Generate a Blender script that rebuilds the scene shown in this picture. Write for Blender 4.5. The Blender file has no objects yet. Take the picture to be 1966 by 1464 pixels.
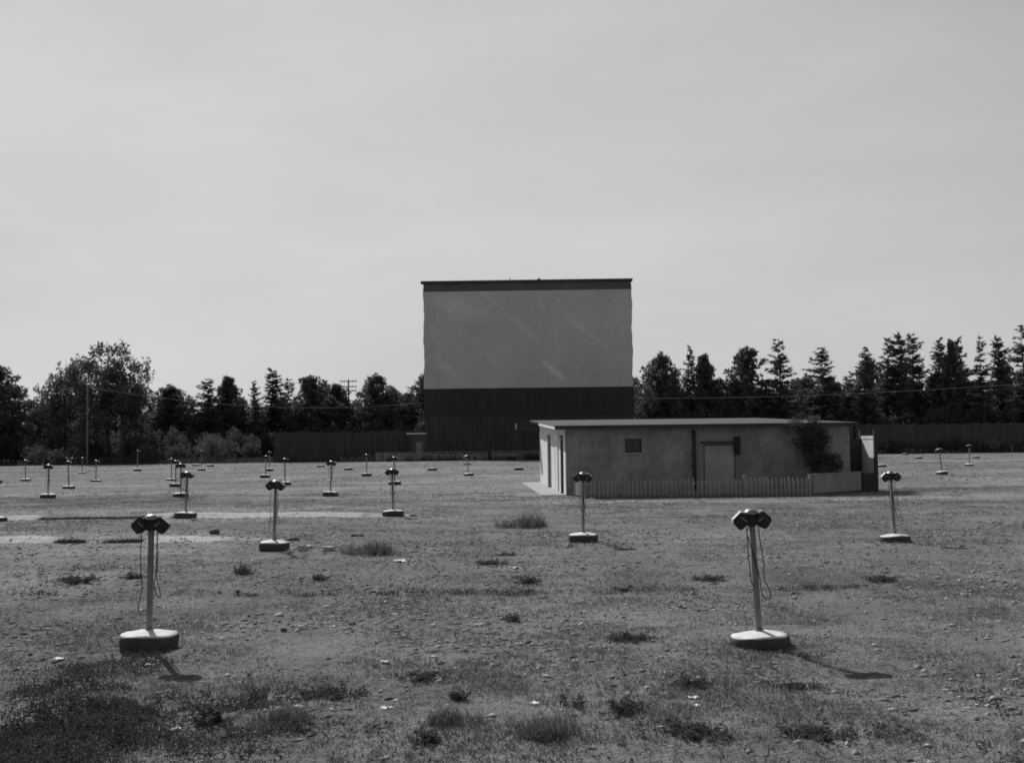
import bpy, bmesh, math, random
import numpy as np
from mathutils import Vector, Matrix, Euler
R = math.radians
rnd = random.Random(7)
C = bpy.context.scene.collection
sc = bpy.context.scene

# ---------------------------------------------------------------- camera
F, W, H = 2300.0, 1966.0, 1464.0
CAMZ, PITCH, ROLL = 1.85, math.atan(115 / 2300.0), R(0.70)
fw = Vector((0, math.cos(PITCH), math.sin(PITCH)))
up0 = Vector((0, -math.sin(PITCH), math.cos(PITCH)))
rt0 = Vector((1, 0, 0))
rt = rt0 * math.cos(ROLL) - up0 * math.sin(ROLL)
up = up0 * math.cos(ROLL) + rt0 * math.sin(ROLL)
cam_d = bpy.data.cameras.new('camera'); cam = bpy.data.objects.new('camera', cam_d); C.objects.link(cam)
m = Matrix((rt, up, -fw)).transposed().to_4x4(); m.translation = (0, 0, CAMZ); cam.matrix_world = m
cam_d.sensor_width = 36; cam_d.lens = 36 * F / W; cam_d.clip_start = 0.1; cam_d.clip_end = 4000
sc.camera = cam

def ray(px, py):
    return fw + rt * ((px - W / 2) / F) - up * ((py - H / 2) / F)
def gnd(px, py):                 # where a sight line meets the flat field
    d = ray(px, py); t = -CAMZ / d.z
    return Vector((d.x * t, d.y * t, 0))
def at(px, py, Y):               # the point on a sight line at distance Y
    d = ray(px, py); t = Y / d.y
    return Vector((d.x * t, Y, CAMZ + d.z * t))

# ---------------------------------------------------------------- materials
def new_mat(name):
    mt = bpy.data.materials.new(name); mt.use_nodes = True
    nt = mt.node_tree; nt.nodes.clear()
    out = nt.nodes.new('ShaderNodeOutputMaterial')
    return mt, nt, out
def node(nt, t, **kw):
    n = nt.nodes.new(t)
    for k, v in kw.items():
        if k.startswith('i_'): n.inputs[k[2:].replace('_', ' ')].default_value = v
        else: setattr(n, k, v)
    return n
def mathn(nt, op, a, b=None):
    n = nt.nodes.new('ShaderNodeMath'); n.operation = op
    for i, v in enumerate((a, b)):
        if v is None: continue
        if isinstance(v, (int, float)): n.inputs[i].default_value = v
        else: nt.links.new(v, n.inputs[i])
    return n.outputs[0]
def noise_mat(name, lo, hi, scale=3.0, rough=.9, bump=.3, detail=6, fine=None, spec=.2, stretch=(1, 1, 1), metal=0., dist=.02):
    """grey material: mottled between lo and hi, with a bump"""
    mt, nt, out = new_mat(name); L = nt.links.new
    tc = node(nt, 'ShaderNodeTexCoord'); mp = node(nt, 'ShaderNodeMapping'); mp.inputs['Scale'].default_value = stretch
    L(tc.outputs['Object'], mp.inputs['Vector'])
    n1 = node(nt, 'ShaderNodeTexNoise', i_Scale=scale, i_Detail=detail, i_Roughness=.62); L(mp.outputs[0], n1.inputs['Vector'])
    n2 = node(nt, 'ShaderNodeTexNoise', i_Scale=fine or scale * 9, i_Detail=4.0, i_Roughness=.6); L(mp.outputs[0], n2.inputs['Vector'])
    s = mathn(nt, 'ADD', mathn(nt, 'MULTIPLY', n1.outputs['Fac'], .65), mathn(nt, 'MULTIPLY', n2.outputs['Fac'], .35))
    mr = node(nt, 'ShaderNodeMapRange', i_From_Min=.32, i_From_Max=.68, i_To_Min=lo, i_To_Max=hi); L(s, mr.inputs['Value'])
    b = node(nt, 'ShaderNodeBsdfPrincipled'); b.inputs['Roughness'].default_value = rough
    b.inputs['Specular IOR Level'].default_value = spec; b.inputs['Metallic'].default_value = metal
    L(mr.outputs[0], b.inputs['Base Color'])
    if bump:
        bp = node(nt, 'ShaderNodeBump', i_Strength=bump, i_Distance=dist); L(s, bp.inputs['Height']); L(bp.outputs[0], b.inputs['Normal'])
    L(b.outputs[0], out.inputs[0])
    return mt
def leaf_mat(name, lo, hi, trans=.3, scale=.6):
    mt, nt, out = new_mat(name); L = nt.links.new
    g = node(nt, 'ShaderNodeNewGeometry')
    tc = node(nt, 'ShaderNodeTexCoord'); n = node(nt, 'ShaderNodeTexNoise', i_Scale=scale, i_Detail=3.0); L(tc.outputs['Object'], n.inputs['Vector'])
    s = mathn(nt, 'ADD', mathn(nt, 'MULTIPLY', g.outputs['Random Per Island'], .55), mathn(nt, 'MULTIPLY', n.outputs['Fac'], .5))
    mr = node(nt, 'ShaderNodeMapRange', i_From_Min=.1, i_From_Max=.9, i_To_Min=lo, i_To_Max=hi); L(s, mr.inputs['Value'])
    d = node(nt, 'ShaderNodeBsdfDiffuse'); t = node(nt, 'ShaderNodeBsdfTranslucent'); mx = node(nt, 'ShaderNodeMixShader'); mx.inputs[0].default_value = trans
    L(mr.outputs[0], d.inputs[0]); L(mr.outputs[0], t.inputs[0]); L(d.outputs[0], mx.inputs[1]); L(t.outputs[0], mx.inputs[2]); L(mx.outputs[0], out.inputs[0])
    return mt

M = dict(
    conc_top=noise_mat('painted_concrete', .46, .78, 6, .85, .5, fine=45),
    conc_side=noise_mat('dark_concrete', .035, .10, 5, .95, .5, fine=50),  # sides of the bases, much darker than their painted tops
    pole=noise_mat('painted_pipe', .14, .30, 6, .6, .15, fine=50, stretch=(1, 1, .3)),
    speaker=noise_mat('dark_cast_metal', .014, .03, 9, .5, .1, spec=.3),
    speaker_top=noise_mat('pale_cast_metal', .24, .42, 14, .4, .15, spec=.5),  # paler grey for the plate on each speaker's upper face
    dome=noise_mat('dull_aluminium', .22, .34, 12, .34, .1, metal=.75),
    cord=noise_mat('rubber_cord', .02, .035, 20, .6, 0),
    screen=noise_mat('screen_paint', .42, .58, .22, .85, .1, fine=1.6, dist=.05, stretch=(1, 1, .8)),
    header=noise_mat('header_boards', .08, .14, .3, .9, .2, fine=2.5),
    skirt=noise_mat('tarred_boards', .032, .06, .5, .9, .3, fine=4, stretch=(3, 3, .4)),
    skirt_low=noise_mat('weathered_boards', .04, .085, .6, .95, .4, fine=5, stretch=(3, 3, .5)),
    pale_trim=noise_mat('pale_trim', .25, .4, 2, .8, .1),
    apron=noise_mat('worn_concrete_apron', .24, .34, 1.2, .9, .25, fine=14),
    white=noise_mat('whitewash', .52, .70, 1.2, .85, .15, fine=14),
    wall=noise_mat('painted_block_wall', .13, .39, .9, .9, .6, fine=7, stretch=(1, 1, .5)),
    fascia=noise_mat('dark_fascia', .04, .07, 1.5, .8, .1),
    roofing=noise_mat('gravel_roofing', .045, .085, 1.0, .95, .6, fine=25),
    door=noise_mat('door_paint', .28, .42, 1.5, .6, .1, fine=20),
    dark=noise_mat('dark_recess', .015, .03, 2, .7, .1),
    glass=noise_mat('dusty_glass', .02, .035, 3, .15, 0, spec=.6),
    picket=noise_mat('shade_greyed_pickets', .18, .36, 4, .9, .25, fine=30, stretch=(1, 1, .4)),  # white pickets greyed in the colour for the building's shade
    fence=noise_mat('grey_fence_boards', .05, .115, 1.2, .95, .4, fine=9, stretch=(2.2, 2.2, .25)),
    fence_dark=noise_mat('dark_fence_boards', .035, .08, 1.2, .95, .4, fine=9, stretch=(2.2, 2.2, .25)),
    low_fence=noise_mat('low_fence_boards', .16, .26, 1.5, .95, .3, fine=10, stretch=(2, 2, .4)),
    wood_pole=noise_mat('creosote_pole', .05, .10, 2, .95, .3, stretch=(2, 2, .3)),
    grey_pole=noise_mat('silvered_pole', .10, .18, 2, .95, .3, stretch=(2, 2, .3)),
    wire=noise_mat('wire', .16, .24, 2, .5, 0),
    bark=noise_mat('bark', .035, .07, 4, .95, .4, stretch=(2, 2, .5)),
    spruce=leaf_mat('spruce_needles', .07, .165, .35),
    pine=leaf_mat('pine_needles', .065, .155, .35),
    leaf=leaf_mat('broad_leaves', .06, .15, .4),
    bush=leaf_mat('bush_leaves', .06, .18, .35),
    paper=noise_mat('paper', .60, .75, 6, .8, .1),
    block=noise_mat('broken_concrete', .32, .5, 8, .95, .5, fine=40),
    dark_block=noise_mat('dark_brick', .06, .12, 8, .95, .5, fine=40),
    weed=leaf_mat('weed_leaves', .045, .13, .35, 4),
    weed_light=leaf_mat('dry_grass', .07, .18, .35, 4),
    stalk=noise_mat('dry_stalk', .18, .3, 10, .9, 0),
)

# ---------------------------------------------------------------- helpers
def tag(o, label=None, cat=None, group=None, kind=None):
    if label: o['label'] = label
    if cat: o['category'] = cat
    if group: o['group'] = group
    if kind: o['kind'] = kind
    return o
def empty(name, loc=(0, 0, 0), rz=0.):
    o = bpy.data.objects.new(name, None); C.objects.link(o); o.location = loc; o.rotation_euler = (0, 0, rz); o.empty_display_size = .2
    return o
def link_mesh(name, me, parent=None, mats=()):
    o = bpy.data.objects.new(name, me); C.objects.link(o)
    for mt in mats:
        if mt.name not in me.materials: me.materials.append(mt)
    if parent is not None: o.parent = parent
    return o
def np_mesh(name, verts, faces_tri=None, faces_quad=None):
    me = bpy.data.meshes.new(name)
    v = np.asarray(verts, np.float32).reshape(-1, 3)
    parts, starts, tot = [], [], 0
    if faces_tri is not None and len(faces_tri):
        f = np.asarray(faces_tri, np.int32).reshape(-1, 3); parts.append(f.ravel()); starts.append(np.arange(len(f)) * 3); tot += f.size
    if faces_quad is not None and len(faces_quad):
        f = np.asarray(faces_quad, np.int32).reshape(-1, 4); parts.append(f.ravel()); starts.append(tot + np.arange(len(f)) * 4); tot += f.size
    idx = np.concatenate(parts); st = np.concatenate(starts).astype(np.int32)
    me.vertices.add(len(v)); me.vertices.foreach_set('co', v.ravel())
    me.loops.add(len(idx)); me.loops.foreach_set('vertex_index', idx)
    me.polygons.add(len(st)); me.polygons.foreach_set('loop_start', st)
    me.update(calc_edges=True)
    return me
class MB:
    """collects shapes into one bmesh"""
    def __init__(s): s.b = bmesh.new()
    def box(s, x0, x1, y0, y1, z0, z1, mat=0, rot=None, piv=None):
        r = bmesh.ops.create_cube(s.b, size=1.0); vs = r['verts']
        for v in vs:
            v.co = Vector(((x0 + x1) / 2 + v.co.x * (x1 - x0), (y0 + y1) / 2 + v.co.y * (y1 - y0), (z0 + z1) / 2 + v.co.z * (z1 - z0)))
        if rot is not None:
            p = Vector(piv) if piv is not None else Vector(((x0 + x1) / 2, (y0 + y1) / 2, (z0 + z1) / 2))
            mm = Euler(rot).to_matrix()
            for v in vs: v.co = p + mm @ (v.co - p)
        for f in {f for v in vs for f in v.link_faces}: f.material_index = mat
        return vs
    def quad(s, pts, mat=0):
        f = s.b.faces.new([s.b.verts.new(p) for p in pts]); f.material_index = mat; return f
    def tube(s, pts, r, n=8, mat=0, cap=True):
        pts = [Vector(p) for p in pts]; rs = r if isinstance(r, (list, tuple)) else [r] * len(pts)
        rings = []; ref = Vector((0.31, .95, .1)).normalized()
        for i, p in enumerate(pts):
            t = (pts[min(i + 1, len(pts) - 1)] - pts[max(i - 1, 0)]).normalized()
            rr = ref if abs(t.dot(ref)) < .9 else Vector((1, 0, 0))
            a = t.cross(rr).normalized(); b = t.cross(a)
            rings.append([s.b.verts.new(p + (a * math.cos(2 * math.pi * k / n) + b * math.sin(2 * math.pi * k / n)) * rs[i]) for k in range(n)])
        for i in range(len(rings) - 1):
            for k in range(n):
                f = s.b.faces.new((rings[i][k], rings[i][(k + 1) % n], rings[i + 1][(k + 1) % n], rings[i + 1][k])); f.material_index = mat; f.smooth = True
        if cap:
            for rg, rev in ((rings[0], 1), (rings[-1], 0)):
                f = s.b.faces.new(rg[::-1] if rev else rg); f.material_index = mat
    def lathe(s, prof, n=36, mats=None, wob=0., rng=None, smooth=True):
        rings = []
        ph = [rng.uniform(0, 6.3) for _ in range(4)] if rng else [0] * 4
        for (r, z) in prof:
            ring = []
            for k in range(n):
                a = 2 * math.pi * k / n
                q = 1 + wob * (math.sin(2 * a + ph[0]) * .6 + math.sin(5 * a + ph[1]) * .3 + math.sin(9 * a + ph[2] + z * 30) * .25)
                ring.append(s.b.verts.new((r * q * math.cos(a), r * q * math.sin(a), z + (wob * .25 * math.sin(3 * a + ph[3]) if r > .05 else 0))))
            rings.append(ring)
        for i in range(len(rings) - 1):
            for k in range(n):
                f = s.b.faces.new((rings[i][k], rings[i][(k + 1) % n], rings[i + 1][(k + 1) % n], rings[i + 1][k])); f.smooth = smooth
                f.material_index = mats[i] if mats else 0
        f = s.b.faces.new(rings[-1]); f.material_index = mats[-1] if mats else 0
        f = s.b.faces.new(rings[0][::-1]); f.material_index = mats[0] if mats else 0
    def build(s, name, mats, parent=None, bevel=0.):
        if bevel: bmesh.ops.bevel(s.b, geom=s.b.edges[:], offset=bevel, segments=2, affect='EDGES', clamp_overlap=True)
        s.b.normal_update()
        me = bpy.data.meshes.new(name); s.b.to_mesh(me); s.b.free()
        return link_mesh(name, me, parent, mats if isinstance(mats, (list, tuple)) else (mats,))
def kids(o): return [c for c in bpy.data.objects if c.parent == o]
def copy_tree(o, parent=None, skip=()):
    c = o.copy(); C.objects.link(c)
    if parent is not None: c.parent = parent
    for k in KIDS.get(o.name, []):
        if k.name.split('.')[0] not in skip: copy_tree(k, c, skip)
    return c
KIDS = {}
def index_kids():
    KIDS.clear()
    for o in bpy.data.objects:
        if o.parent: KIDS.setdefault(o.parent.name, []).append(o)

# value noise for terrain and scatter
_tab = np.random.RandomState(3).rand(256, 256)
def vn(x, y, s=1.0, o=0.):
    x = np.asarray(x, float) / s + 37.3 + o; y = np.asarray(y, float) / s + 91.7 + o * 1.7
    xi = np.floor(x).astype(int); yi = np.floor(y).astype(int); fx = x - xi; fy = y - yi
    fx = fx * fx * (3 - 2 * fx); fy = fy * fy * (3 - 2 * fy)
    g = lambda a, b: _tab[a & 255, b & 255]
    return (g(xi, yi) * (1 - fx) + g(xi + 1, yi) * fx) * (1 - fy) + (g(xi, yi + 1) * (1 - fx) + g(xi + 1, yi + 1) * fx) * fy
def sst(a, b, x):
    t = np.clip((np.asarray(x, float) - a) / (b - a), 0, 1); return t * t * (3 - 2 * t)

# ---------------------------------------------------------------- terrain
def bank(x, y, y0, h, xl, run, back):
    """one low ramp edge: rises by h away from the viewer at y0 and falls off again over 'back' metres"""
    yy = y0 + .35 * (vn(x, x * 0, 5, 2) - .5) + .12 * (vn(x, x * 0, 1.1, 5) - .5)
    return h * sst(0, 1, (y - yy) / run) * (1 - sst(0, 1, (y - yy - run) / back)) * (1 - sst(xl - 2.5, xl + 1., x))
def hz(x, y):
    x = np.asarray(x, float); y = np.asarray(y, float)
    fl = 1 - sst(40, 70, y)
    z = .05 * (vn(x, y, 6.5) - .5) * fl + .035 * (vn(x, y, 1.6, 3) - .5) * fl + .022 * (vn(x, y, .45, 9) - .5) * fl + .022 * (vn(x, y, .22, 14) - .5) * (1 - sst(14, 24, y))
    z = z + (.075 * (vn(x / 3.2, y, 1.5, 23) - .5) + .03 * (vn(x / 2., y, .55, 29) - .5)) * (1 - sst(16, 34, y)) + .03 * (vn(x, y, .13, 33) - .5) * vn(x, y, 1.2, 35) * (1 - sst(11, 17, y))
    bl = (sst(-1.5, .2, x) * (1 - sst(13, 15, x)) * sst(36.5, 38, y) * (1 - sst(55, 58, y)))
    z = z * (1 - bl)
    z = z + bank(x, y, 23.35, .085, -4.6, .35, 6.) + bank(x, y, 30.6, .10, -2.6, .4, 8.) + bank(x, y, 15.2, .05, 3.5, .3, 4.)
    return z
def hz1(x, y): return float(hz(np.array([x]), np.array([y]))[0])
def on(px, py):
    p = gnd(px, py); p.z = hz1(p.x, p.y); return p

xs = np.concatenate([-np.geomspace(1500, 24.2, 40), np.arange(-24, -12, .3), np.arange(-12, -7, .16), np.arange(-7, 7, .085), np.arange(7, 12, .16), np.arange(12, 30, .3), np.geomspace(30.2, 1500, 40)])
ys = np.concatenate([-np.geomspace(600, 3, 18), np.arange(-2, 5, .5), np.arange(5, 13, .065), np.arange(13, 34, .11), np.arange(34, 62, .3), np.geomspace(62.3, 3000, 70)])
X, Y = np.meshgrid(xs, ys, indexing='xy'); Z = hz(X, Y)
nx, ny = len(xs), len(ys)
ii = np.arange(nx * ny).reshape(ny, nx)
quads = np.stack([ii[:-1, :-1], ii[:-1, 1:], ii[1:, 1:], ii[1:, :-1]], -1).reshape(-1, 4)
gme = np_mesh('ground', np.stack([X, Y, Z], -1), None, quads)
gme.polygons.foreach_set('use_smooth', np.ones(len(quads), bool))
# bare soil map: what the ground itself is made of at each place
SAND = {23.35: ((-11.5, -9.0, 1.), (-8.3, -8.0, .5), (-7.1, -5.6, 1.), (-5.4, -4.4, .45)), 30.6: ((-12.9, -12.2, 1.), (-9.3, -8.8, 1.), (-8.35, -3.9, 1.), (-3.7, -2.7, .6), (-16., -14.5, .6))}
def sandy(x, y0):
    q = np.zeros_like(x)
    for a_, b_, k_ in SAND[y0]: q = np.maximum(q, k_ * sst(a_ - .25, a_ + .1, x) * (1 - sst(b_ - .1, b_ + .25, x)))
    return q * (.75 + .5 * vn(x, x * 0, .5, 13))
def bare(x, y):
    b = np.zeros_like(x)
    for (y0, xl) in ((23.35, -4.6), (30.6, -2.6)):
        yy = y0 + .35 * (vn(x, x * 0, 5, 2) - .5) + .12 * (vn(x, x * 0, 1.1, 5) - .5)
        b = np.maximum(b, sandy(x, y0) * sst(-.15, .05, y - yy) * (1 - sst(.38, .65, y - yy)))
    # worn track sweeping round the front of the building
    cy = 35.9 + .0085 * (x - 6.5) ** 2
    tr = (1 - sst(.5, 1.3, np.abs(y - cy))) * sst(-4.5, 0, x) * (1 - sst(24, 32, x))
    b = np.maximum(b, .30 * tr * (.6 + .6 * vn(x, y, 1.2, 4)))
    # worn bays between the posts
    b = np.maximum(b, .16 * sst(.5, .75, vn(x, y * 2.2, 5.5, 21)) * sst(9, 12, y))
    return np.clip(b, 0, 1)
att = gme.attributes.new('bare', 'FLOAT', 'POINT'); att.data.foreach_set('value', bare(X, Y).astype(np.float32).ravel())

mt, nt, out = new_mat('field_soil'); L = nt.links.new
geo = node(nt, 'ShaderNodeNewGeometry')
def nz(scale, detail=5., rough=.6, st=None):
    n = node(nt, 'ShaderNodeTexNoise', i_Scale=scale, i_Detail=detail, i_Roughness=rough)
    if st:
        mp = node(nt, 'ShaderNodeMapping'); mp.inputs['Scale'].default_value = st; L(geo.outputs['Position'], mp.inputs[0]); L(mp.outputs[0], n.inputs['Vector'])
    else: L(geo.outputs['Position'], n.inputs['Vector'])
    return n.outputs['Fac']
big, mid, fine_, grit = nz(.12, 4.), nz(.9, 6.), nz(7., 6., .7), nz(38., 4., .7)
s = mathn(nt, 'ADD', mathn(nt, 'ADD', mathn(nt, 'MULTIPLY', big, .3), mathn(nt, 'ADD', mathn(nt, 'MULTIPLY', mid, .42), -.06)), mathn(nt, 'ADD', mathn(nt, 'MULTIPLY', fine_, .28), mathn(nt, 'MULTIPLY', grit, .12)))
mr = node(nt, 'ShaderNodeMapRange', i_From_Min=.36, i_From_Max=.64, i_To_Min=.095, i_To_Max=.265); L(s, mr.inputs['Value'])
ba = node(nt, 'ShaderNodeAttribute', attribute_name='bare')
soil = node(nt, 'ShaderNodeMapRange', i_From_Min=.3, i_From_Max=.7, i_To_Min=.42, i_To_Max=.60); L(fine_, soil.inputs['Value'])
mx = node(nt, 'ShaderNodeMix', data_type='FLOAT'); L(ba.outputs['Fac'], mx.inputs['Factor']); L(mr.outputs[0], mx.inputs['A']); L(soil.outputs[0], mx.inputs['B'])
vo = node(nt, 'ShaderNodeTexVoronoi', i_Scale=26.); L(geo.outputs['Position'], vo.inputs['Vector'])
hgt = mathn(nt, 'ADD', mathn(nt, 'MULTIPLY', fine_, 1.), mathn(nt, 'ADD', mathn(nt, 'MULTIPLY', grit, .5), mathn(nt, 'MULTIPLY', vo.outputs['Distance'], .35)))
bp = node(nt, 'ShaderNodeBump', i_Strength=1., i_Distance=.05); L(hgt, bp.inputs['Height'])
bs = node(nt, 'ShaderNodeBsdfPrincipled'); bs.inputs['Roughness'].default_value = 1.; bs.inputs['Specular IOR Level'].default_value = .05
L(mx.outputs[0], bs.inputs['Base Color']); L(bp.outputs[0], bs.inputs['Normal']); L(bs.outputs[0], out.inputs[0])
ground = link_mesh('ground', gme, None, (mt,)); tag(ground, 'rough stony field of thin grass sloping in low ramps', 'ground', kind='structure')

# ---------------------------------------------------------------- grass, weeds, gravel
rs = np.random.RandomState(11)
def scatter(n, y0, y1, slack):
    """points spread evenly over the wedge of field in front of the viewer"""
    u = rs.rand(int(n)); yy = np.sqrt(y0 ** 2 + u * (y1 ** 2 - y0 ** 2)); xx = (rs.rand(int(n)) * 2 - 1) * (.46 * yy + slack)
    return xx, yy
def blades(x, y, n, hgt, wid, spread, z=None, lean=.6):
    """n bent blades per clump: two triangles each"""
    k = len(x); X0 = np.repeat(x, n); Y0 = np.repeat(y, n); Hh = np.repeat(hgt, n) * (.5 + .8 * rs.rand(k * n)); Wd = np.repeat(wid, n) * (.7 + .6 * rs.rand(k * n))
    a = rs.rand(k * n) * 2 * np.pi; r = np.repeat(spread, n) * np.sqrt(rs.rand(k * n)); b = rs.rand(k * n) * 2 * np.pi
    X0 = X0 + r * np.cos(b); Y0 = Y0 + r * np.sin(b); Z0 = (hz(X0, Y0) if z is None else np.full(k * n, z)) - .006
    ln = lean * Hh * (.3 + rs.rand(k * n)); c, s_ = np.cos(a), np.sin(a)
    p0 = np.stack([X0 - s_ * Wd / 2, Y0 + c * Wd / 2, Z0], -1); p1 = np.stack([X0 + s_ * Wd / 2, Y0 - c * Wd / 2, Z0], -1)
    mx_, my_ = X0 + c * ln * .35, Y0 + s_ * ln * .35
    p2 = np.stack([mx_ + s_ * Wd * .4, my_ - c * Wd * .4, Z0 + Hh * .6], -1); p3 = np.stack([mx_ - s_ * Wd * .4, my_ + c * Wd * .4, Z0 + Hh * .6], -1)
    p4 = np.stack([X0 + c * ln, Y0 + s_ * ln, Z0 + Hh], -1)
    V = np.stack([p0, p1, p2, p3, p4], 1).reshape(-1, 3); o = np.arange(k * n) * 5
    q = np.stack([o, o + 1, o + 2, o + 3], -1); t = np.stack([o + 3, o + 2, o + 4], -1)
    return V, t, q
def join(lst):
    Vs, Ts, Qs, o = [], [], [], 0
    for V, t, q in lst: Vs.append(V); Ts.append(t + o); Qs.append(q + o); o += len(V)
    return np.concatenate(Vs), np.concatenate(Ts), np.concatenate(Qs)
def keep(x, y, dens):
    k = rs.rand(len(x)) < dens; return x[k], y[k]
def off_slab(x, y):
    return 1 - ((x > .1) & (x < 13) & (y > 40) & (y < 56)).astype(float)
lst = []
x, y = scatter(290000, 5.2, 19, 4.5)
x, y = keep(x, y, (.35 + .65 * sst(.38, .66, .5 * vn(x, y, 1.1, 1) + .5 * vn(x, y, .3, 8))) * (1 - .8 * bare(x, y)) * (1 - sst(13, 19, y)) * (.45 + .55 * (1 - sst(9, 12, y))))
lst.append(blades(x, y, 4, .010 + .036 * vn(x, y, .8, 4), np.full(len(x), .0065), np.full(len(x), .03), lean=1.2))
x, y = scatter(95000, 13, 44, 5.5)
x, y = keep(x, y, (.35 + .65 * sst(.4, .65, .6 * vn(x, y * 1.5, 2.2, 1) + .4 * vn(x, y, .6, 8))) * (1 - .95 * bare(x, y)) * off_slab(x, y) * sst(13, 19, y))
lst.append(blades(x, y, 4, .012 + .035 * vn(x, y, 1.2, 4), np.full(len(x), .014), np.full(len(x), .06), lean=1.0))
x, y = scatter(40000, 44, 135, 4.0)
x, y = keep(x, y, .25 + .75 * sst(.42, .62, .6 * vn(x, y * 2, 6, 1) + .4 * vn(x, y, 1.5, 8))); x, y = keep(x, y, off_slab(x, y))
lst.append(blades(x, y, 3, .02 + .05 * vn(x, y, 3, 4), np.full(len(x), .035), np.full(len(x), .15), lean=.8))
V, t, q = join(lst)
grass_m = leaf_mat('field_grass', .095, .25, .42, .8)
tag(link_mesh('grass', np_mesh('grass', V, t, q), None, (grass_m,)), 'thin short grass over the whole field', 'grass', kind='stuff')

# rank growth: tall dark weeds in the near corner, long grass along the fences
lst = []
def sprigs(x, y, hgt, leaf, per):
    """low leafy plants: short triangles stacked up each stem"""
    k = len(x); X0 = np.repeat(x, per); Y0 = np.repeat(y, per); u = rs.rand(k * per); Hh = np.repeat(hgt, per) * u
    sp = .012 + .035 * (1 - u * .6); P0 = np.stack([X0 + rs.randn(k * per) * sp, Y0 + rs.randn(k * per) * sp, hz(X0, Y0) + Hh], -1)
    D0 = rs.randn(k * per, 3) * .8 + np.array([0, 0, .45]); D0 = D0 / np.linalg.norm(D0, axis=1, keepdims=True) * (leaf * (.5 + rs.rand(k * per)))[:, None]
    S0 = np.cross(D0, rs.randn(k * per, 3)); S0 = S0 / (np.linalg.norm(S0, axis=1, keepdims=True) + 1e-9) * (leaf * .3)
    Vv = np.stack([P0 - S0, P0 + S0, P0 + D0], 1).reshape(-1, 3); return Vv, np.arange(len(Vv)).reshape(-1, 3), np.zeros((0, 4), int)
x, y = scatter(60000, 5.5, 11.5, 1.5)
cx, cy = gnd(40, 1420).x, gnd(40, 1420).y
dns = (1 - sst(.0, 2.0, np.hypot((x - cx) * 1.0, (y - cy) * .5))) ** 1.2 * sst(.35, .7, .55 * vn(x, y, .35, 31) + .45 * vn(x, y, 1.1, 37))
a_sh = gnd(360, 1303); dns = dns * sst(.35, .7, np.hypot(x - a_sh.x, (y - a_sh.y) * .8)) * sst(.4, .6, np.hypot(x - gnd(286, 1245).x, y - gnd(286, 1245).y))
front = .05 * (1 - sst(7.2, 10., y)) * sst(.45, .7, vn(x, y, .6, 35))
x, y = keep(x, y, dns * .8 + front)
lst.append(sprigs(x, y, .015 + .2 * vn(x, y, .3, 6) ** 2 * (1 - .7 * sst(-3.2, -1.5, x)), .024, 14))
for y0, xa, xb in ((23.35, -14., -4.2), (30.6, -17., -2.5)):      # long grass hanging over the ramp edges
    x = rs.uniform(xa, xb, 9000); y = y0 + .35 * (vn(x, x * 0, 5, 2) - .5) + .12 * (vn(x, x * 0, 1.1, 5) - .5) + rs.uniform(-.04, .12, 9000)
    x, y = keep(x, y, (1 - sst(.1, .4, sandy(x, y0))) * sst(.3, .75, .5 * vn(x, x * 0 + y0, 1.2, 17) + .5 * vn(x, y, .3, 19)) * .8)
    lst.append(blades(x, y, 4, np.full(len(x), .045), np.full(len(x), .01), np.full(len(x), .05), lean=1.2))
for _ in range(1):
    x = rs.uniform(-70, 80, 16000); y = 118 + rs.rand(16000) * 16
    dens = np.where(x > 15, sst(127, 133, y) * 1.3, np.where(x < -17, sst(118, 126, y) * .8, sst(117, 119.5, y) * (1 - sst(122, 124, y))))
    x, y = keep(x, y, dens * .8)
    lst.append(blades(x, y, 4, .2 + .5 * vn(x, y, 3, 6) + np.where(x > 15, 1.5, .3) * vn(x, y, 2.2, 16) ** 2, np.full(len(x), .09), np.full(len(x), .3), lean=.6))
xb = rs.uniform(-9, 4.5, 5000); yb = 15.2 + .35 * (vn(xb, xb * 0, 5, 2) - .5) + .12 * (vn(xb, xb * 0, 1.1, 5) - .5) + rs.uniform(-.08, .2, 5000)
xb, yb = keep(xb, yb, .28 * sst(.4, .8, .5 * vn(xb, xb * 0, .8, 27) + .5 * vn(xb, yb, .2, 28)))
lst.append(sprigs(xb, yb, .015 + .07 * vn(xb, yb, .3, 6) ** 2, .022, 9))
V, t, q = join(lst)
tag(link_mesh('undergrowth', np_mesh('undergrowth', V, t, q), None, (leaf_mat('rank_weeds', .03, .10, .3, 3),)), 'dark rank weeds in the near corner and along the fences', 'weeds', kind='stuff')

# gravel: loose pale and dark stones
x, y = scatter(120000, 5.4, 26, 4.)
x, y = keep(x, y, .12 + .88 * sst(.42, .66, vn(x, y, 1.3, 41)) * sst(6.5, 9.0, y) * (1 - .7 * sst(13.5, 17, y)))
sz = .004 + .030 * rs.rand(len(x)) ** 4.0
octv = np.array([[1, 0, 0], [0, 1, 0], [-1, 0, 0], [0, -1, 0], [0, 0, 1], [0, 0, -1]], float)
octf = np.array([[0, 1, 4], [1, 2, 4], [2, 3, 4], [3, 0, 4], [1, 0, 5], [2, 1, 5], [3, 2, 5], [0, 3, 5]])
k = len(x); P = octv[None] * (1 + .9 * (rs.rand(k, 6, 1) - .5)) + .7 * (rs.rand(k, 6, 3) - .5)
P = P * sz[:, None, None] * np.stack([1 + rs.rand(k), .7 + .5 * rs.rand(k), .35 + .4 * rs.rand(k)], -1)[:, None, :]
a = rs.rand(k) * 6.3; ca, sa = np.cos(a), np.sin(a)
P = np.stack([P[..., 0] * ca[:, None] - P[..., 1] * sa[:, None], P[..., 0] * sa[:, None] + P[..., 1] * ca[:, None], P[..., 2]], -1)
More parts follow.
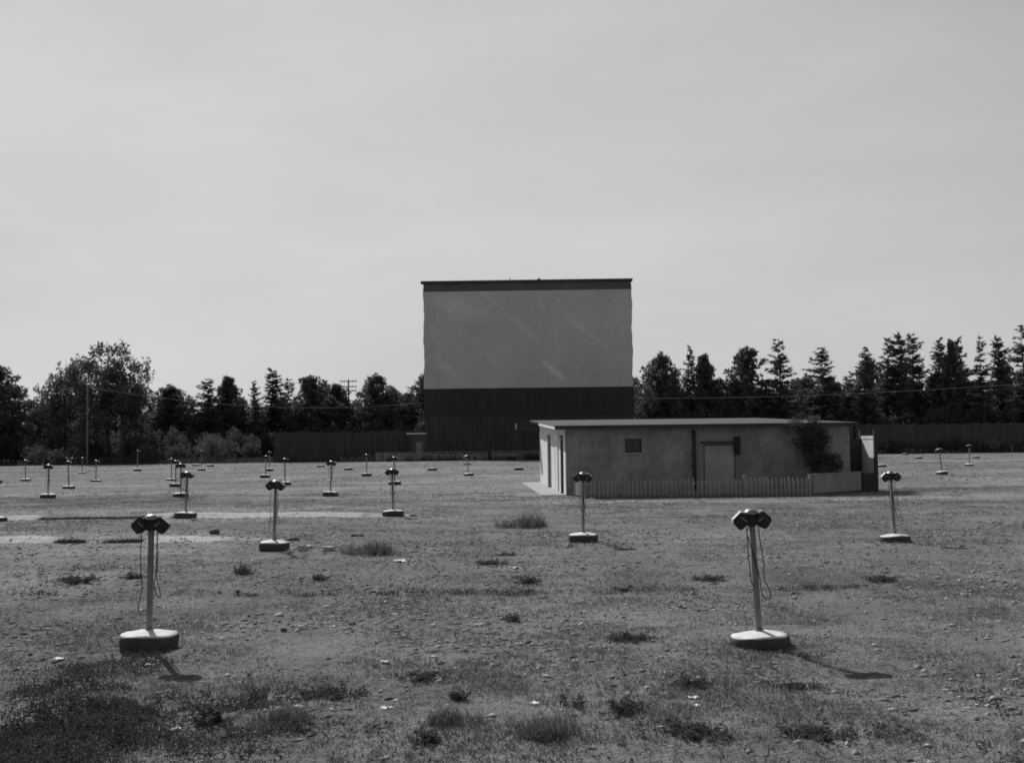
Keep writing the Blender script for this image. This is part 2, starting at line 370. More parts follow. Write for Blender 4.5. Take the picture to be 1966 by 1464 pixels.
P = P + np.stack([x, y, hz(x, y) + sz * .12], -1)[:, None, :]
Tt = (octf[None] + (np.arange(k) * 6)[:, None, None]).reshape(-1, 3)
tag(link_mesh('gravel', np_mesh('gravel', P.reshape(-1, 3), Tt), None, (leaf_mat('loose_stones', .03, .50, 0., 9),)), 'loose pale and dark stones scattered in the grass', 'stones', kind='stuff')

# ---------------------------------------------------------------- speaker posts
def speaker_part(parent, sgn):
    """one tilted speaker hung on the side of the junction box; sgn -1 one side, +1 the other"""
    mb = MB(); mb.box(-.066, .066, -.064, .064, -.058, .050)
    o = mb.build('speaker', (M['speaker'],), parent, bevel=.012)
    mb = MB(); mb.box(-.052, .052, -.05, .05, .0505, .055)
    mb.build('back_plate', (M['speaker_top'],), o, bevel=.002)
    mb = MB()
    mb.tube([(0, 0, -.0585), (0, 0, -.0615)], [.047, .044], 20)
    for q in range(-3, 4): mb.box(-.038, .038, q * .011 - .0025, q * .011 + .0025, -.0645, -.0620)
    mb.build('grille', (M['speaker'],), o)
    mb = MB(); mb.tube([(-.02 * sgn, -.066, .02), (-.025 * sgn, -.075, .0), (-.032 * sgn, -.075, -.035), (-.034 * sgn, -.066, -.045)], .005, 6)
    mb.build('hook', (M['dome'],), o)
    o.location = (sgn * .098, 0, 1.085); o.rotation_euler = (R(6), sgn * R(40), R(sgn * 8))
    return o
def cord_part(parent, pts, r=.0045):
    cv = [Vector(p) for p in pts]; res = []
    for i in range(len(cv) - 1):          # Catmull-Rom through the points
        p0, p1, p2, p3 = cv[max(i - 1, 0)], cv[i], cv[i + 1], cv[min(i + 2, len(cv) - 1)]
        for k in range(6):
            t = k / 6; res.append(.5 * ((2 * p1) + (p2 - p0) * t + (2 * p0 - 5 * p1 + 4 * p2 - p3) * t * t + (3 * p1 - p0 - 3 * p2 + p3) * t ** 3))
    res.append(cv[-1]); mb = MB(); mb.tube(res, r, 6); return mb.build('cord', (M['cord'],), parent)
def make_post(rng, thick=.15, cords=0):
    root = empty('speaker_post')
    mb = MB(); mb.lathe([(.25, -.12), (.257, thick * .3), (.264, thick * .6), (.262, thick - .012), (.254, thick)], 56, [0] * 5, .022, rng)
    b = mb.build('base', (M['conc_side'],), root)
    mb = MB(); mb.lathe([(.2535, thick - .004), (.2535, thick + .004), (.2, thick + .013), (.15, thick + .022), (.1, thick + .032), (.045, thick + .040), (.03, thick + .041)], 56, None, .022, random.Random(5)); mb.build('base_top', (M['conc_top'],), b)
    mb = MB(); mb.tube([(0, 0, thick + .02), (0, 0, .6), (0, 0, 1.06)], [.029, .0285, .028], 16); mb.tube([(0, 0, thick + .02), (0, 0, thick + .06)], .036, 16); mb.build('pole', (M['pole'],), root)
    mb = MB(); mb.lathe([(.036, 1.03), (.058, 1.045), (.064, 1.07), (.064, 1.128), (.069, 1.13), (.069, 1.138), (.060, 1.152), (.042, 1.167), (.018, 1.173)], 24, [0, 0, 0, 1, 1, 1, 1, 1, 1])
    mb.build('junction_box', (M['speaker'], M['dome']), root)
    for s_ in (-1, 1): speaker_part(root, s_)
    if cords == 0:
        cord_part(root, [(-.075, -.03, 1.03), (-.082, -.035, .85), (-.078, -.03, .66), (-.062, -.03, .56), (-.085, -.03, .44), (-.096, -.03, .36), (-.075, -.03, .315), (-.03, -.028, .31)])
        cord_part(root, [(.068, -.03, 1.03), (.07, -.035, .86), (.076, -.04, .72), (.068, -.035, .62), (.095, -.03, .53), (.103, -.03, .46), (.07, -.03, .48), (.045, -.03, .56), (.06, -.02, .72), (.062, -.02, 1.03)])
    else:
        cord_part(root, [(-.052, -.03, 1.03), (-.056, -.035, .86), (-.05, -.03, .68), (-.045, -.03, .58), (-.02, -.034, .53)])
        cord_part(root, [(.05, -.03, 1.03), (.058, -.035, .9), (.075, -.04, .72), (.07, -.035, .60), (.105, -.03, .52), (.12, -.03, .46), (.10, -.03, .43), (.06, -.03, .445), (.04, -.03, .5), (.03, -.034, .62), (-.01, -.036, .78), (-.045, -.03, .95)])
    return root
PROTO = [make_post(random.Random(2), .135, 0), make_post(random.Random(4), .135, 1), make_post(random.Random(8), .15, 0), make_post(random.Random(13), .12, 1)]
index_kids()
G = 'drive-in speaker posts standing on round concrete bases'
# (base x, base y, head y or None, variant, lean px of the head against the base, sink, label)
POSTS = [
 (286, 1243, 987, 0, 3, .0, 'upright near speaker post on a thick drum-like base close to the dark weedy corner'),
 (1460, 1238, 976, 1, -11, .075, 'leaning near speaker post on a sunken disc, its long cord loop hanging low'),
 (526, 1054, 921, 0, 5, .02, 'speaker post with broken concrete pieces lying beside its base'),
 (1120, 1041, 906, 1, 1, .02, 'speaker post whose head shows against the front of the low picket fence'),
 (1719, 1037, 904, 1, -4, .05, 'speaker post standing out from the end of the building with the white triangular panel'),
 (755, 987, 899, 1, -2, .02, 'speaker post on a white-topped base where the farther sand strip ends'),
 (356, 993, 905, 1, 2, .0, 'front speaker post of the file of four, standing on the sand strip'),
 (347, 953, 889, 0, 0, .0, 'second speaker post from the front in the file of four'),
 (337, 932, 883, 0, 0, .02, 'third speaker post from the front in the file of four'),
 (329, 920, 880, 1, 0, .05, 'farthest speaker post in the file of four'),
 (92, 954, 891, 0, 1, .0, 'speaker post midway across the grass between the sand strip and the largest leafy tree'),
 (132, 935, 884, 1, 0, .02, 'small speaker post in the row just behind the post facing the largest leafy tree'),
 (49, 921, 882, 0, 0, .03, 'small far speaker post below the conifer cut by the picture edge'),
 (184, 922, 883, 1, 0, .06, 'small far speaker post in line with the trunk of the largest leafy tree'),
 (158, 906, None, 1, 0, .04, 'tiny speaker post at the foot of the pale slim pole'),
 (264, 902, 864, 0, 0, .03, 'tiny far speaker post in front of the gap beside the largest leafy tree'),
 (387, 901, 864, 0, 0, .03, 'tiny far speaker post in front of the pale leafy bushes'),
 (-9, 999, None, 0, 0, .05, 'speaker post cut by the picture edge, only its base showing near the sand strips'),
 (634, 950, 884, 0, 2, .0, 'mid-field speaker post standing alone before the dark board fence'),
 (758, 928, 876, 1, -1, .0, 'speaker post hidden in part by the white-based post at the end of the sand strip'),
 (509, 915, 874, 0, 2, .0, 'front one of two far speaker posts overlapping at the corner of the dark board fence'),
 (517, 902, 866, 1, 0, .0, 'rear one of two far speaker posts overlapping at the corner of the dark board fence'),
 (547, 929, 879, 1, 0, .0, 'speaker post rising behind the head of the post with the broken concrete'),
 (704, 912, 871, 0, 0, .0, 'far speaker post before the low rail fence, near the dark board fence'),
 (900, 911, 873, 1, -3, .0, 'far speaker post beneath the left half of the big screen'),
 (1809, 909, 860, 0, -4, .0, 'speaker post with a bright speaker, alone in the grass beyond the building'),
 (1861, 892, 853, 1, 1, .03, 'far speaker post with its head against the grey board fence, nearest the picture edge'),
]
for i, (px, py, hy, var, lean, sink, lab) in enumerate(POSTS):
    p = on(px, py + 2)
    far = p.y > 45
    o = copy_tree(PROTO[var + (2 if i % 3 == 2 else 0)], None, ('cord', 'hook', 'grille') if far else ())
    o.name = 'speaker_post'
    hh = 1.15 if hy is None else (at(px, hy, p.y).z - p.z) / 1.0 + sink
    sz_ = max(.85, min(1.35, hh / 1.173))
    o.location = (p.x, p.y, p.z - sink); o.rotation_euler = (R(rnd.uniform(-2.2, 2.2)), math.atan2(lean, max(30, py - (hy or py - 40))), rnd.uniform(-.35, .35) if i > 1 else 0)
    wsc = 1.0 if p.y < 25 else 1.06
    o.scale = (wsc, wsc, sz_)
    tag(o, lab, 'speaker post', G)
for pr in PROTO:
    for c in KIDS[pr.name]:
        for g in KIDS.get(c.name, []): bpy.data.objects.remove(g)
        bpy.data.objects.remove(c)
    bpy.data.objects.remove(pr)
# bases whose post is gone
BASES = [(669, 900, 'bare round base without a post, before the low rail fence'), (830, 901, 'bare round base without a post below the left edge of the screen'),
         (996, 900, 'bare white disc base without a post beside the concrete apron'), (616, 894, 'tiny bare disc base without a post at the foot of the dark board fence'),
         (897, 890, 'small bare base without a post at the foot of the low rail fence'), (1874, 877, 'small bare base without a post at the foot of the grey board fence'),
         (404, 893, 'tiny bare disc base without a post in front of the pale leafy bushes'), (376, 892, 'tiny bare disc base beside another one before the dark tree line'),
         (1764, 878, 'small bare base standing out from the foot of the grey board fence'), (1738, 871, 'tiniest bare base, touching the foot of the grey board fence'), (1692, 894, 'bare white disc base just clear of the building end with the white triangle')]
b0 = None
for px, py, lab in BASES:
    p = on(px, py + 2)
    if b0 is None:
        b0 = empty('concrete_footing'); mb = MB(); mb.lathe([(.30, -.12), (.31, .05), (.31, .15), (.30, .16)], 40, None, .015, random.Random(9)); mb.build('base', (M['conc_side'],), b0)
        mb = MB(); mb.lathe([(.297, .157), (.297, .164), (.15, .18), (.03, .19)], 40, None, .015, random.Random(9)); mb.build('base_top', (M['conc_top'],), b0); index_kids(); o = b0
    else: o = copy_tree(b0)
    o.name = 'concrete_footing'; o.location = (p.x, p.y, p.z - rnd.uniform(0, .05)); o.rotation_euler = (0, 0, rnd.uniform(0, 6)); tag(o, lab, 'footing', 'empty footings of missing speaker posts')

# ---------------------------------------------------------------- refreshment and projection building
bx = gnd(1087.5, 951); BR = R(2.6)
bld = empty('projection_building', (bx.x, bx.y, 0), BR)
tag(bld, 'long low flat-roofed building with whitewashed end wall and a shaded grey front', 'building')
BW, BD = 9.75, 12.9
def local(p): return Matrix.Rotation(-BR, 3, 'Z') @ (Vector(p) - Vector((bx.x, bx.y, 0)))
def front_x(px):                      # position along the front wall for a picture column
    d = ray(px, 860); dx, dy = d.x, d.y
    # solve (bx + u*cos, by + u*sin) on the ray
    c_, s_ = math.cos(BR), math.sin(BR); u = (bx.x * dy - bx.y * dx) / (dx * s_ - dy * c_); return u
def front_z(px, py):
    u = front_x(px); Yd = bx.y + u * math.sin(BR); return at(px, py, Yd).z
RZ0, RZ1 = 2.36, 2.78                 # roof top at the front and at the back edge
def roof_z(v): return RZ0 + (RZ1 - RZ0) * (v + .5) / (BD + 1.)
# walls with real openings in the front
wx0, wx1 = front_x(1200), front_x(1232); wz0, wz1 = front_z(1216, 868), front_z(1216, 842)
dx0, dx1, dz1 = front_x(1350), front_x(1412), front_z(1380, 852)
mb = MB(); T = .2; zt = 2.235
mb.box(0, wx0, 0, T, -.2, zt); mb.box(wx0, wx1, 0, T, -.2, wz0); mb.box(wx0, wx1, 0, T, wz1, zt); mb.box(wx1, dx0, 0, T, -.2, zt); mb.box(dx0, dx1, 0, T, dz1, zt); mb.box(dx1, BW, 0, T, -.2, zt)
mb.box(.004, BW - .004, -.012, -.002, zt - .10, zt + .02)
mb.build('front_wall', (M['wall'],), bld)
mb = MB()
for (xa, xb) in ((0, T), (BW - T, BW)):
    for (ya, yb) in ((T, 6.5), (6.5, BD)):
        z0_, z1_ = roof_z(ya) - .14, roof_z(yb) - .14
        v = mb.box(xa, xb, ya, yb, -.2, 1.)
        for q in v:
            if q.co.z > .5: q.co.z = z0_ if abs(q.co.y - ya) < .01 else z1_
mb.box(T, BW - T, BD - T, BD, -.2, roof_z(BD) - .16)
mb.build('side_wall', (M['white'],), bld)
mb = MB()
OV, OF, OB = .41, .5, .5
def slab(mb, x0, x1, y0, y1, th, off=0., mat=0):
    v = mb.box(x0, x1, y0, y1, 0, 1, mat)
    for q in v: q.co.z = roof_z(q.co.y) - off - (th if q.co.z < .5 else 0)
slab(mb, -OV, BW + .18, -OF, BD + OB, .03); rf = mb.build('roof', (M['roofing'],), bld)
mb = MB(); slab(mb, -OV + .01, BW + .17, -OF + .006, -OF + .05, .10, .032); mb.build('front_fascia', (M['fascia'],), rf)
mb = MB(); slab(mb, -OV + .004, -OV + .04, -OF + .055, 7.5, .10, .032); mb.build('end_fascia', (M['white'],), rf)
mb = MB(); slab(mb, -OV + .045, BW + .16, -OF + .055, BD + OB - .02, .02, .075); mb.build('soffit', (M['wall'],), rf)
# dim canopy reaching out beyond the far corner
mb = MB(); mb.box(-1.0, 3.0, 13.45, 14.6, 2.40, 2.66); mb.build('rear_canopy', (M['fascia'],), bld)
# window
f = MB(); fr = .05
for a in ((wx0, wx1, wz0, wz0 + fr), (wx0, wx1, wz1 - fr, wz1), (wx0, wx0 + fr, wz0 + fr, wz1 - fr), (wx1 - fr, wx1, wz0 + fr, wz1 - fr)): f.box(a[0], a[1], .07, .13, a[2], a[3])
wf = f.build('window', (M['fascia'],), bld)
f = MB(); f.box((wx0 + wx1) / 2 - .02, (wx0 + wx1) / 2 + .02, .075, .095, wz0 + fr, wz1 - fr); f.box(wx0 + fr, (wx0 + wx1) / 2 - .022, .075, .095, (wz0 + wz1) / 2 - .015, (wz0 + wz1) / 2 + .015); f.build('sash', (M['fascia'],), wf)
f = MB(); f.box(wx0 + fr, wx1 - fr, .1, .11, wz0 + fr, wz1 - fr); f.build('pane', (M['glass'],), wf)
f = MB(); f.box(wx0 - .06, wx1 + .06, -.05, -.004, wz0 - .07, wz0 - .01); f.build('sill', (M['wall'],), wf)
# door, its frame and the lamp box beside it
f = MB(); f.box(dx0 + .05, dx1 - .05, .03, .07, .0, dz1 - .05)
dr = f.build('door', (M['door'],), bld)
for za in (.25, 1.45): f = MB(); f.box(dx0 + .09, dx1 - .09, .012, .029, za, za + .11); f.build('batten', (M['door'],), dr)
f = MB(); f.box(dx0, dx0 + .05, .01, .09, 0, dz1 - .05); f.box(dx1 - .05, dx1, .01, .09, 0, dz1 - .05); f.box(dx0, dx1, .01, .09, dz1 - .05, dz1); f.build('door_frame', (M['header'],), dr)
f = MB(); f.tube([(dx0 + .14, .03, .95), (dx0 + .14, -.02, .95)], [.012, .028], 10); f.build('handle', (M['dome'],), dr)
f = MB(); f.box(dx0 - .1, dx1 + .02, -.20, -.004, dz1 + .04, dz1 + .09); f.build('door_hood', (M['fascia'],), bld)
f = MB(); a, b = front_x(1409), front_x(1420); f.box(a, b, -.12, -.004, front_z(1415, 872), front_z(1415, 838)); f.build('meter_box', (M['dark'],), bld, bevel=.01)
f = MB(); u = front_x(1332); f.tube([(u, -.07, .05), (u, -.07, 2.15)], .055, 10); f.box(u - .09, u + .09, -.02, -.004, .9, .95); f.box(u - .09, u + .09, -.02, -.004, 1.9, 1.95); f.build('downspout', (M['fascia'],), bld)
# end wall: pilasters and door openings seen at a glancing angle
f = MB(); f.box(-.11, -.003, 6.7, 7.0, .03, 2.1); f.build('pilaster', (M['wall'],), bld)  # both pilasters coloured darker to stand in for their shaded faces
f = MB(); f.box(-.075, -.003, 1.1, 1.3, .03, 2.05); f.build('pilaster', (M['fascia'],), bld)
f = MB(); f.box(-.03, -.004, 3.1, 4.1, .03, 2.0); sd = f.build('side_door', (M['white'],), bld)
f = MB(); f.box(-.04, -.004, 3.0, 3.09, .03, 2.09); f.box(-.04, -.004, 4.11, 4.2, .03, 2.09); f.box(-.04, -.004, 3.09, 4.11, 2.01, 2.09); f.build('door_frame', (M['white'],), sd)
f = MB(); f.lathe([(.02, 1.80), (.07, 1.83), (.10, 1.90), (.085, 1.98), (.03, 2.03)], 20); f.tube([(0, 0, 2.02), (0, .0, 2.22)], .02, 8)
lamp = f.build('globe_lamp', (M['white'],), bld); lamp.location = (-.22, .25, 0)
# apron of white concrete along the end wall
c0, c1 = local(gnd(1039, 951.3)), local(gnd(1000, 926))
f = MB(); v = f.box(-.85, -.006, -.02, 13.0, -.1, .03); 
for q in v:
    q.co.x += rnd.uniform(-.03, .03) if q.co.x < -.4 else 0
f.build('apron', (M['apron'],), bld)

# privacy screen at the far end: two boarded panels meeting in an L
ps = empty('privacy_screen', (bx.x, bx.y, 0), BR); tag(ps, 'white boarded privacy screen at the building end, lit in a narrow triangle', 'screen panel')
sx = front_x(1677) + .0; Yb = 1.2
zt2 = at(1677, 836, bx.y).z
f = MB(); f.box(sx, sx + .05, -.05, Yb, .12, zt2 - .13); f.build('side_panel', (M['white'],), ps)
f = MB(); f.box(BW + .02, sx - .004, Yb + .01, Yb + .06, .05, zt2 - .1); f.build('back_panel', (M['fascia'],), ps)  # back panel coloured dark for the shade it stands in
f = MB(); f.box(sx - .015, sx + .065, -.04, Yb, zt2 - .11, zt2); f.build('top_rail', (M['white'],), ps)
for (xx, yy) in ((sx + .03, -.11), (sx + .03, Yb + .12)):
    f = MB(); f.box(xx - .055, xx + .055, yy - .055, yy + .055, -.1, zt2 + .2); f.build('post', (M['fascia'],), ps)
f = MB(); f.box(sx - .45, sx - .02, -.16, -.10, .0, .62); f.build('foot_shade_board', (M['fascia'],), ps)  # added dark board standing in for the shadow at the panel foot

# picket fence round the front, parts: posts, rails, picket runs
pf = empty('picket_fence', (bx.x, bx.y, 0)); tag(pf, 'low white picket fence along the shaded front of the long building', 'fence')
def gy(px, Yd): 
    d = ray(px, 900); return Vector((d.x * Yd / d.y - bx.x, Yd - bx.y, 0))
line = [gy(1104, 40.1), gy(1122, 38.6), gy(1286, 38.35), gy(1430, 38.25), gy(1555, 38.3)]
def fence_run(pts, parent, h, w, gap, mat, prefix='picket', pts_post=True):
    for a, b in zip(pts[:-1], pts[1:]):
        d = (b - a); ln = d.length; d.normalize(); n_ = Vector((d.y, -d.x, 0))
        f = MB(); u = gap
        while u < ln - gap:
            hh = h + rnd.uniform(-.03, .03); ww = w * rnd.uniform(.9, 1.08); tl = rnd.uniform(-.02, .02)
            if rnd.random() > .03:
                o_ = a + d * u
                P_ = [o_ - d * ww / 2, o_ + d * ww / 2, o_ + d * (ww / 2 + tl) + Vector((0, 0, hh - .06)), o_ + d * tl + Vector((0, 0, hh)), o_ + d * (-ww / 2 + tl) + Vector((0, 0, hh - .06))]
                for q in P_[:2]: q.z = .05
                fr_ = [f.b.verts.new(q + n_ * .02) for q in P_]; bk = [f.b.verts.new(q) for q in P_]
                f.b.faces.new(fr_); f.b.faces.new(bk[::-1])
                for i in range(5): f.b.faces.new((fr_[i], bk[i], bk[(i + 1) % 5], fr_[(i + 1) % 5]))
            u += gap + w
        bmesh.ops.recalc_face_normals(f.b, faces=f.b.faces[:])
        f.build('picket_run', (mat,), parent)
        ang = math.atan2(d.y, d.x); mid_ = (a + b) / 2 - n_ * .022
        for zz in (.18, .45):
            f = MB(); f.box(mid_.x - ln / 2, mid_.x + ln / 2, mid_.y - .018, mid_.y + .018, zz - .03, zz + .03, rot=(0, 0, ang)); f.build('rail', (mat,), parent)
    for p in pts:
        f = MB(); f.box(p.x - .05, p.x + .05, p.y - .01, p.y + .09, -.1, h + .06); vs = f.box(p.x - .06, p.x + .06, p.y - .02, p.y + .10, h + .062, h + .085); f.build('post', (mat,), parent, bevel=.006)
fence_run(line, pf, .60, .075, .06, M['picket'])
# solid boarded return at the far end
a, b = gy(1560, 38.35), gy(1652, 40.5); d = b - a; ln = d.length; ang = math.atan2(d.y, d.x); md = (a + b) / 2
f = MB(); f.box(md.x - ln / 2, md.x + ln / 2, md.y - .02, md.y + .02, .08, .66, rot=(0, 0, ang)); f.build('board_panel', (M['picket'],), pf)
f = MB(); f.box(md.x - ln / 2, md.x + ln / 2, md.y - .05, md.y + .05, .665, .70, rot=(0, 0, ang)); f.build('cap_rail', (M['picket'],), pf)

# ---------------------------------------------------------------- plants: mesh makers
def tri_cloud(P0, D, Wd, side):
    """thin triangles: base point, direction*length, base width, side vector"""
    a = P0 - side * Wd[:, None] / 2; b = P0 + side * Wd[:, None] / 2; c = P0 + D
    return np.stack([a, b, c], 1).reshape(-1, 3)
def unit(v): return v / (np.linalg.norm(v, axis=-1, keepdims=True) + 1e-9)
def spruce_mesh(seed, h=10., Rr=2.1, dens=1.0, ragged=.35, lowest=.06):
    r = np.random.RandomState(seed); P, D, Wd = [], [], []
    z = lowest * h; fat = r.uniform(.6, .85); a0 = r.rand() * 6.3
    while z < h * .985:
        t = z / h; n = max(3, int((9 - 5 * t) * dens)); ph = r.rand() * 6.3
        lop = 1 + .3 * r.uniform(-1, 1) * ragged * 2
        for k in range(n):
            if r.rand() < .12: continue
            az = ph + 6.283 * k / n + r.randn() * .25; z1 = z + r.randn() * .14
            Lb = Rr * ((1 - t) ** fat + .03) * (1 - ragged / 2 + ragged * r.rand()) * (.7 + .3 * min(1, t / .12)) * (1.3 if r.rand() < .14 else 1) * lop * (1 + .3 * math.sin(az + a0 + z * .45))
            m_ = max(3, int(Lb / .11)); s_ = (np.arange(m_) + r.rand(m_)) / m_
            rise = .55 * t + .02 - .15 * (1 - t); zz = z1 + Lb * (rise * s_ - .34 * s_ ** 2 + .26 * s_ ** 4) + r.randn(m_) * .05
            bx_ = np.stack([np.cos(az) * Lb * s_, np.sin(az) * Lb * s_, zz], -1)
            for sd in (-1, 1, 0):
                a2 = az + sd * (.7 + .5 * r.rand(m_)); l2 = (.24 + .34 * (1 - s_) * min(1, Lb)) * (.6 + .8 * r.rand(m_)) * (1.0 if sd else .8)
                dd = np.stack([np.cos(a2) * l2, np.sin(a2) * l2, (-.25 + .3 * t) * l2 + .38 * r.randn(m_) * l2], -1)
                P.append(bx_); D.append(dd); Wd.append(.10 + .13 * r.rand(m_))
        z += (.15 + .14 * r.rand()) * (.8 + .4 * (1 - t)) / max(.5, dens)
    P, D, Wd = np.concatenate(P), np.concatenate(D), np.concatenate(Wd)
    side = unit(np.cross(D, r.randn(len(D), 3) * .7 + np.array([0, 0, .7])))
    V = tri_cloud(P, D, Wd, side)
    tip = np.array([[-.06, 0, h * .95], [.06, 0, h * .95], [0, 0, h], [0, -.06, h * .95], [0, .06, h * .95], [0, 0, h]])
    V = np.concatenate([V, tip]); return np_mesh('crown', V, np.arange(len(V)).reshape(-1, 3))
def clump_mesh(centres, radii, per, size, seed, upward=.0, flat=1.0, jit=.5, name='crown'):
    r = np.random.RandomState(seed); P, D, Wd = [], [], []
    for c, rad in zip(centres, radii):
        n = max(4, int(per * rad * rad)); v = unit(r.randn(n, 3)); q = v * (rad * (.35 + .65 * r.rand(n, 1) ** .6)); q[:, 2] *= flat
        dd = unit(v * .7 + r.randn(n, 3) * jit + np.array([0, 0, upward])) * (size * (.6 + .8 * r.rand(n, 1)))
        P.append(np.asarray(c) + q); D.append(dd); Wd.append(size * (.45 + .5 * r.rand(n)))
    P, D, Wd = np.concatenate(P), np.concatenate(D), np.concatenate(Wd)
    V = tri_cloud(P, D, Wd, unit(np.cross(D, r.randn(len(D), 3)))); return np_mesh(name, V, np.arange(len(V)).reshape(-1, 3))
def pine_mesh(seed, h=10., Rr=2.6):
    r = np.random.RandomState(seed); cs, rd = [], []; z = h * .10
    while z < h * .97:
        t = z / h; prof = min(1, .55 + 1.2 * t) * (1 - max(0, (t - .35) / .65) ** 1.5) + .08
        n = 5 if t < .8 else 4; ph = r.rand() * 6.3
        for k in range(n):
            az = ph + 6.283 * k / n + r.randn() * .25; Lb = Rr * prof * (.65 + .5 * r.rand())
            for s_ in np.linspace(.25, 1, max(3, int(Lb / .42))):
                cs.append((np.cos(az) * Lb * s_ + r.randn() * .12, np.sin(az) * Lb * s_ + r.randn() * .12, z + .45 * Lb * s_ ** 2 + r.randn() * .12)); rd.append(.22 + .2 * r.rand())
        z += .42 + .25 * r.rand()
    for q in range(5): cs.append((r.randn() * .08, r.randn() * .08, h * (.93 + .014 * q))); rd.append(.2)
    return clump_mesh(cs, rd, 300, .30, seed, upward=.75, jit=.5)
def broad_mesh(seed, h=10., Rr=4., lobes=11, per=34, size=.26, base=.08, spiky=0.):
    """a leafy crown: uneven clumps filling a broken-edged egg, thinner towards the outside"""
    r = np.random.RandomState(seed); cs, rd = [], []
    lob = [(r.rand() * 6.3, r.uniform(-.2, 1.3), r.uniform(.72, 1.12)) for _ in range(lobes)]
    for q in range(lobes * 26):
        az, el = r.rand() * 6.3, math.asin(r.uniform(-.85, 1)); k_ = 1.
        for la, le, lf in lob:
            dd = math.cos(az - la) * math.cos(el) * math.cos(le) + math.sin(el) * math.sin(le)
            if dd > .86: k_ = lf
        u = r.rand() ** .42 * k_; z = h * (.52 + .47 * math.sin(el) * u); wz = math.cos(el) * u * Rr * (1.0 if z > .35 * h else .62 + .38 * z / (.35 * h))
        if z < h * base: z = h * base * (1 + r.rand())
        cs.append((math.cos(az) * wz, math.sin(az) * wz, min(z, h * .97))); rd.append(r.uniform(.3, .8) * (1.15 - .5 * u) * Rr / 4)
        if u > .85 and r.rand() < .5: cs.append((math.cos(az) * wz * 1.06, math.sin(az) * wz * 1.06, min(h, z + .45 * r.rand()))); rd.append(.22)
    return clump_mesh(cs, rd, per, size, seed, upward=.15 + spiky, jit=.9)
def trunk_mesh(seed, h, r0, limbs=0, Rr=3., droop=False):
    r = random.Random(seed); mb = MB()
    pts = [(r.uniform(-.1, .1) * i * .2, r.uniform(-.1, .1) * i * .2, -.3 + (h * .94 + .3) * i / 8) for i in range(9)]
    mb.tube(pts, [r0 * (1 - .93 * i / 8) for i in range(9)], 7)
    for k in range(limbs):
        t = r.uniform(.15, .8); az = r.uniform(0, 6.3); z = h * t; ln = Rr * r.uniform(.4, .85) * (1 - .6 * t)
        up_ = .9 if not droop else .05
        mb.tube([(0, 0, z), (math.cos(az) * ln * .5, math.sin(az) * ln * .5, z + ln * up_ * .45), (math.cos(az) * ln, math.sin(az) * ln, z + ln * up_)], [r0 * .4 * (1 - t * .5), r0 * .22, .02], 5)
    mb.b.normal_update(); me = bpy.data.meshes.new('trunk'); mb.b.to_mesh(me); mb.b.free(); return me
KINDS_ = {}
for k in range(5): KINDS_['spruce%d' % k] = (spruce_mesh(20 + k, 10, [1.9, 2.3, 2.0, 1.7, 2.2][k], [.85, .8, .95, .8, .7][k], .4 + .07 * k), trunk_mesh(30 + k, 10, .16, 10, 2, True), M['spruce'])
KINDS_['airy'] = (spruce_mesh(77, 10, 2.2, .72, .55, .22), trunk_mesh(78, 10, .17, 14, 2, True), M['spruce'])
for k in range(4): KINDS_['pine%d' % k] = (pine_mesh(40 + k, 10, [2.6, 2.2, 2.9, 2.4][k]), trunk_mesh(50 + k, 10, .18, 10, 2.4), M['pine'])
for k in range(3): KINDS_['broad%d' % k] = (broad_mesh(60 + k, 10, [4., 3.6, 3.2][k], [14, 12, 11][k], 150, .25, .03, .2), trunk_mesh(70 + k, 10, .2, 12, 3.2), M['leaf'])
for k in range(3): KINDS_['bush%d' % k] = (broad_mesh(80 + k, 10, [6.5, 5.5, 8.][k], 6, 34, .5, .02), trunk_mesh(90 + k, 10, .3, 8, 4.), M['leaf'])
for k in range(3): KINDS_['pale%d' % k] = (broad_mesh(85 + k, 10, [6.5, 5.5, 8.][k], 6, 26, .5, .02), trunk_mesh(95 + k, 10, .3, 8, 4.), M['bush'])
for n_, (cm, tm, mt_) in KINDS_.items(): cm.materials.append(mt_); tm.materials.append(M['bark'])
WD = dict(spruce=1.6, airy=1.75, pine=2.45, broad=3.9, bush=6.6, pale=6.6)
def plant(kind, px, ytop, wpx, Yd, label, cat, group, name):
    b = at(px, ytop, Yd); h = b.z; cm, tm, _m = KINDS_[kind]; key = kind.rstrip('0123456789')
    w = wpx / F * Yd / 2
    o = empty(name, (b.x, Yd, 0), rnd.uniform(0, 6.28)); sx_ = w / WD[key]; o.scale = (sx_, sx_, h / 10.); o.rotation_euler = (R(rnd.uniform(-2.5, 2.5)), R(rnd.uniform(-2.5, 2.5)), rnd.uniform(0, 6.28))
    link_mesh('crown', cm, o); link_mesh('trunk', tm, o); tag(o, label, cat, group); return o
TG = 'trees along the edge of the field'
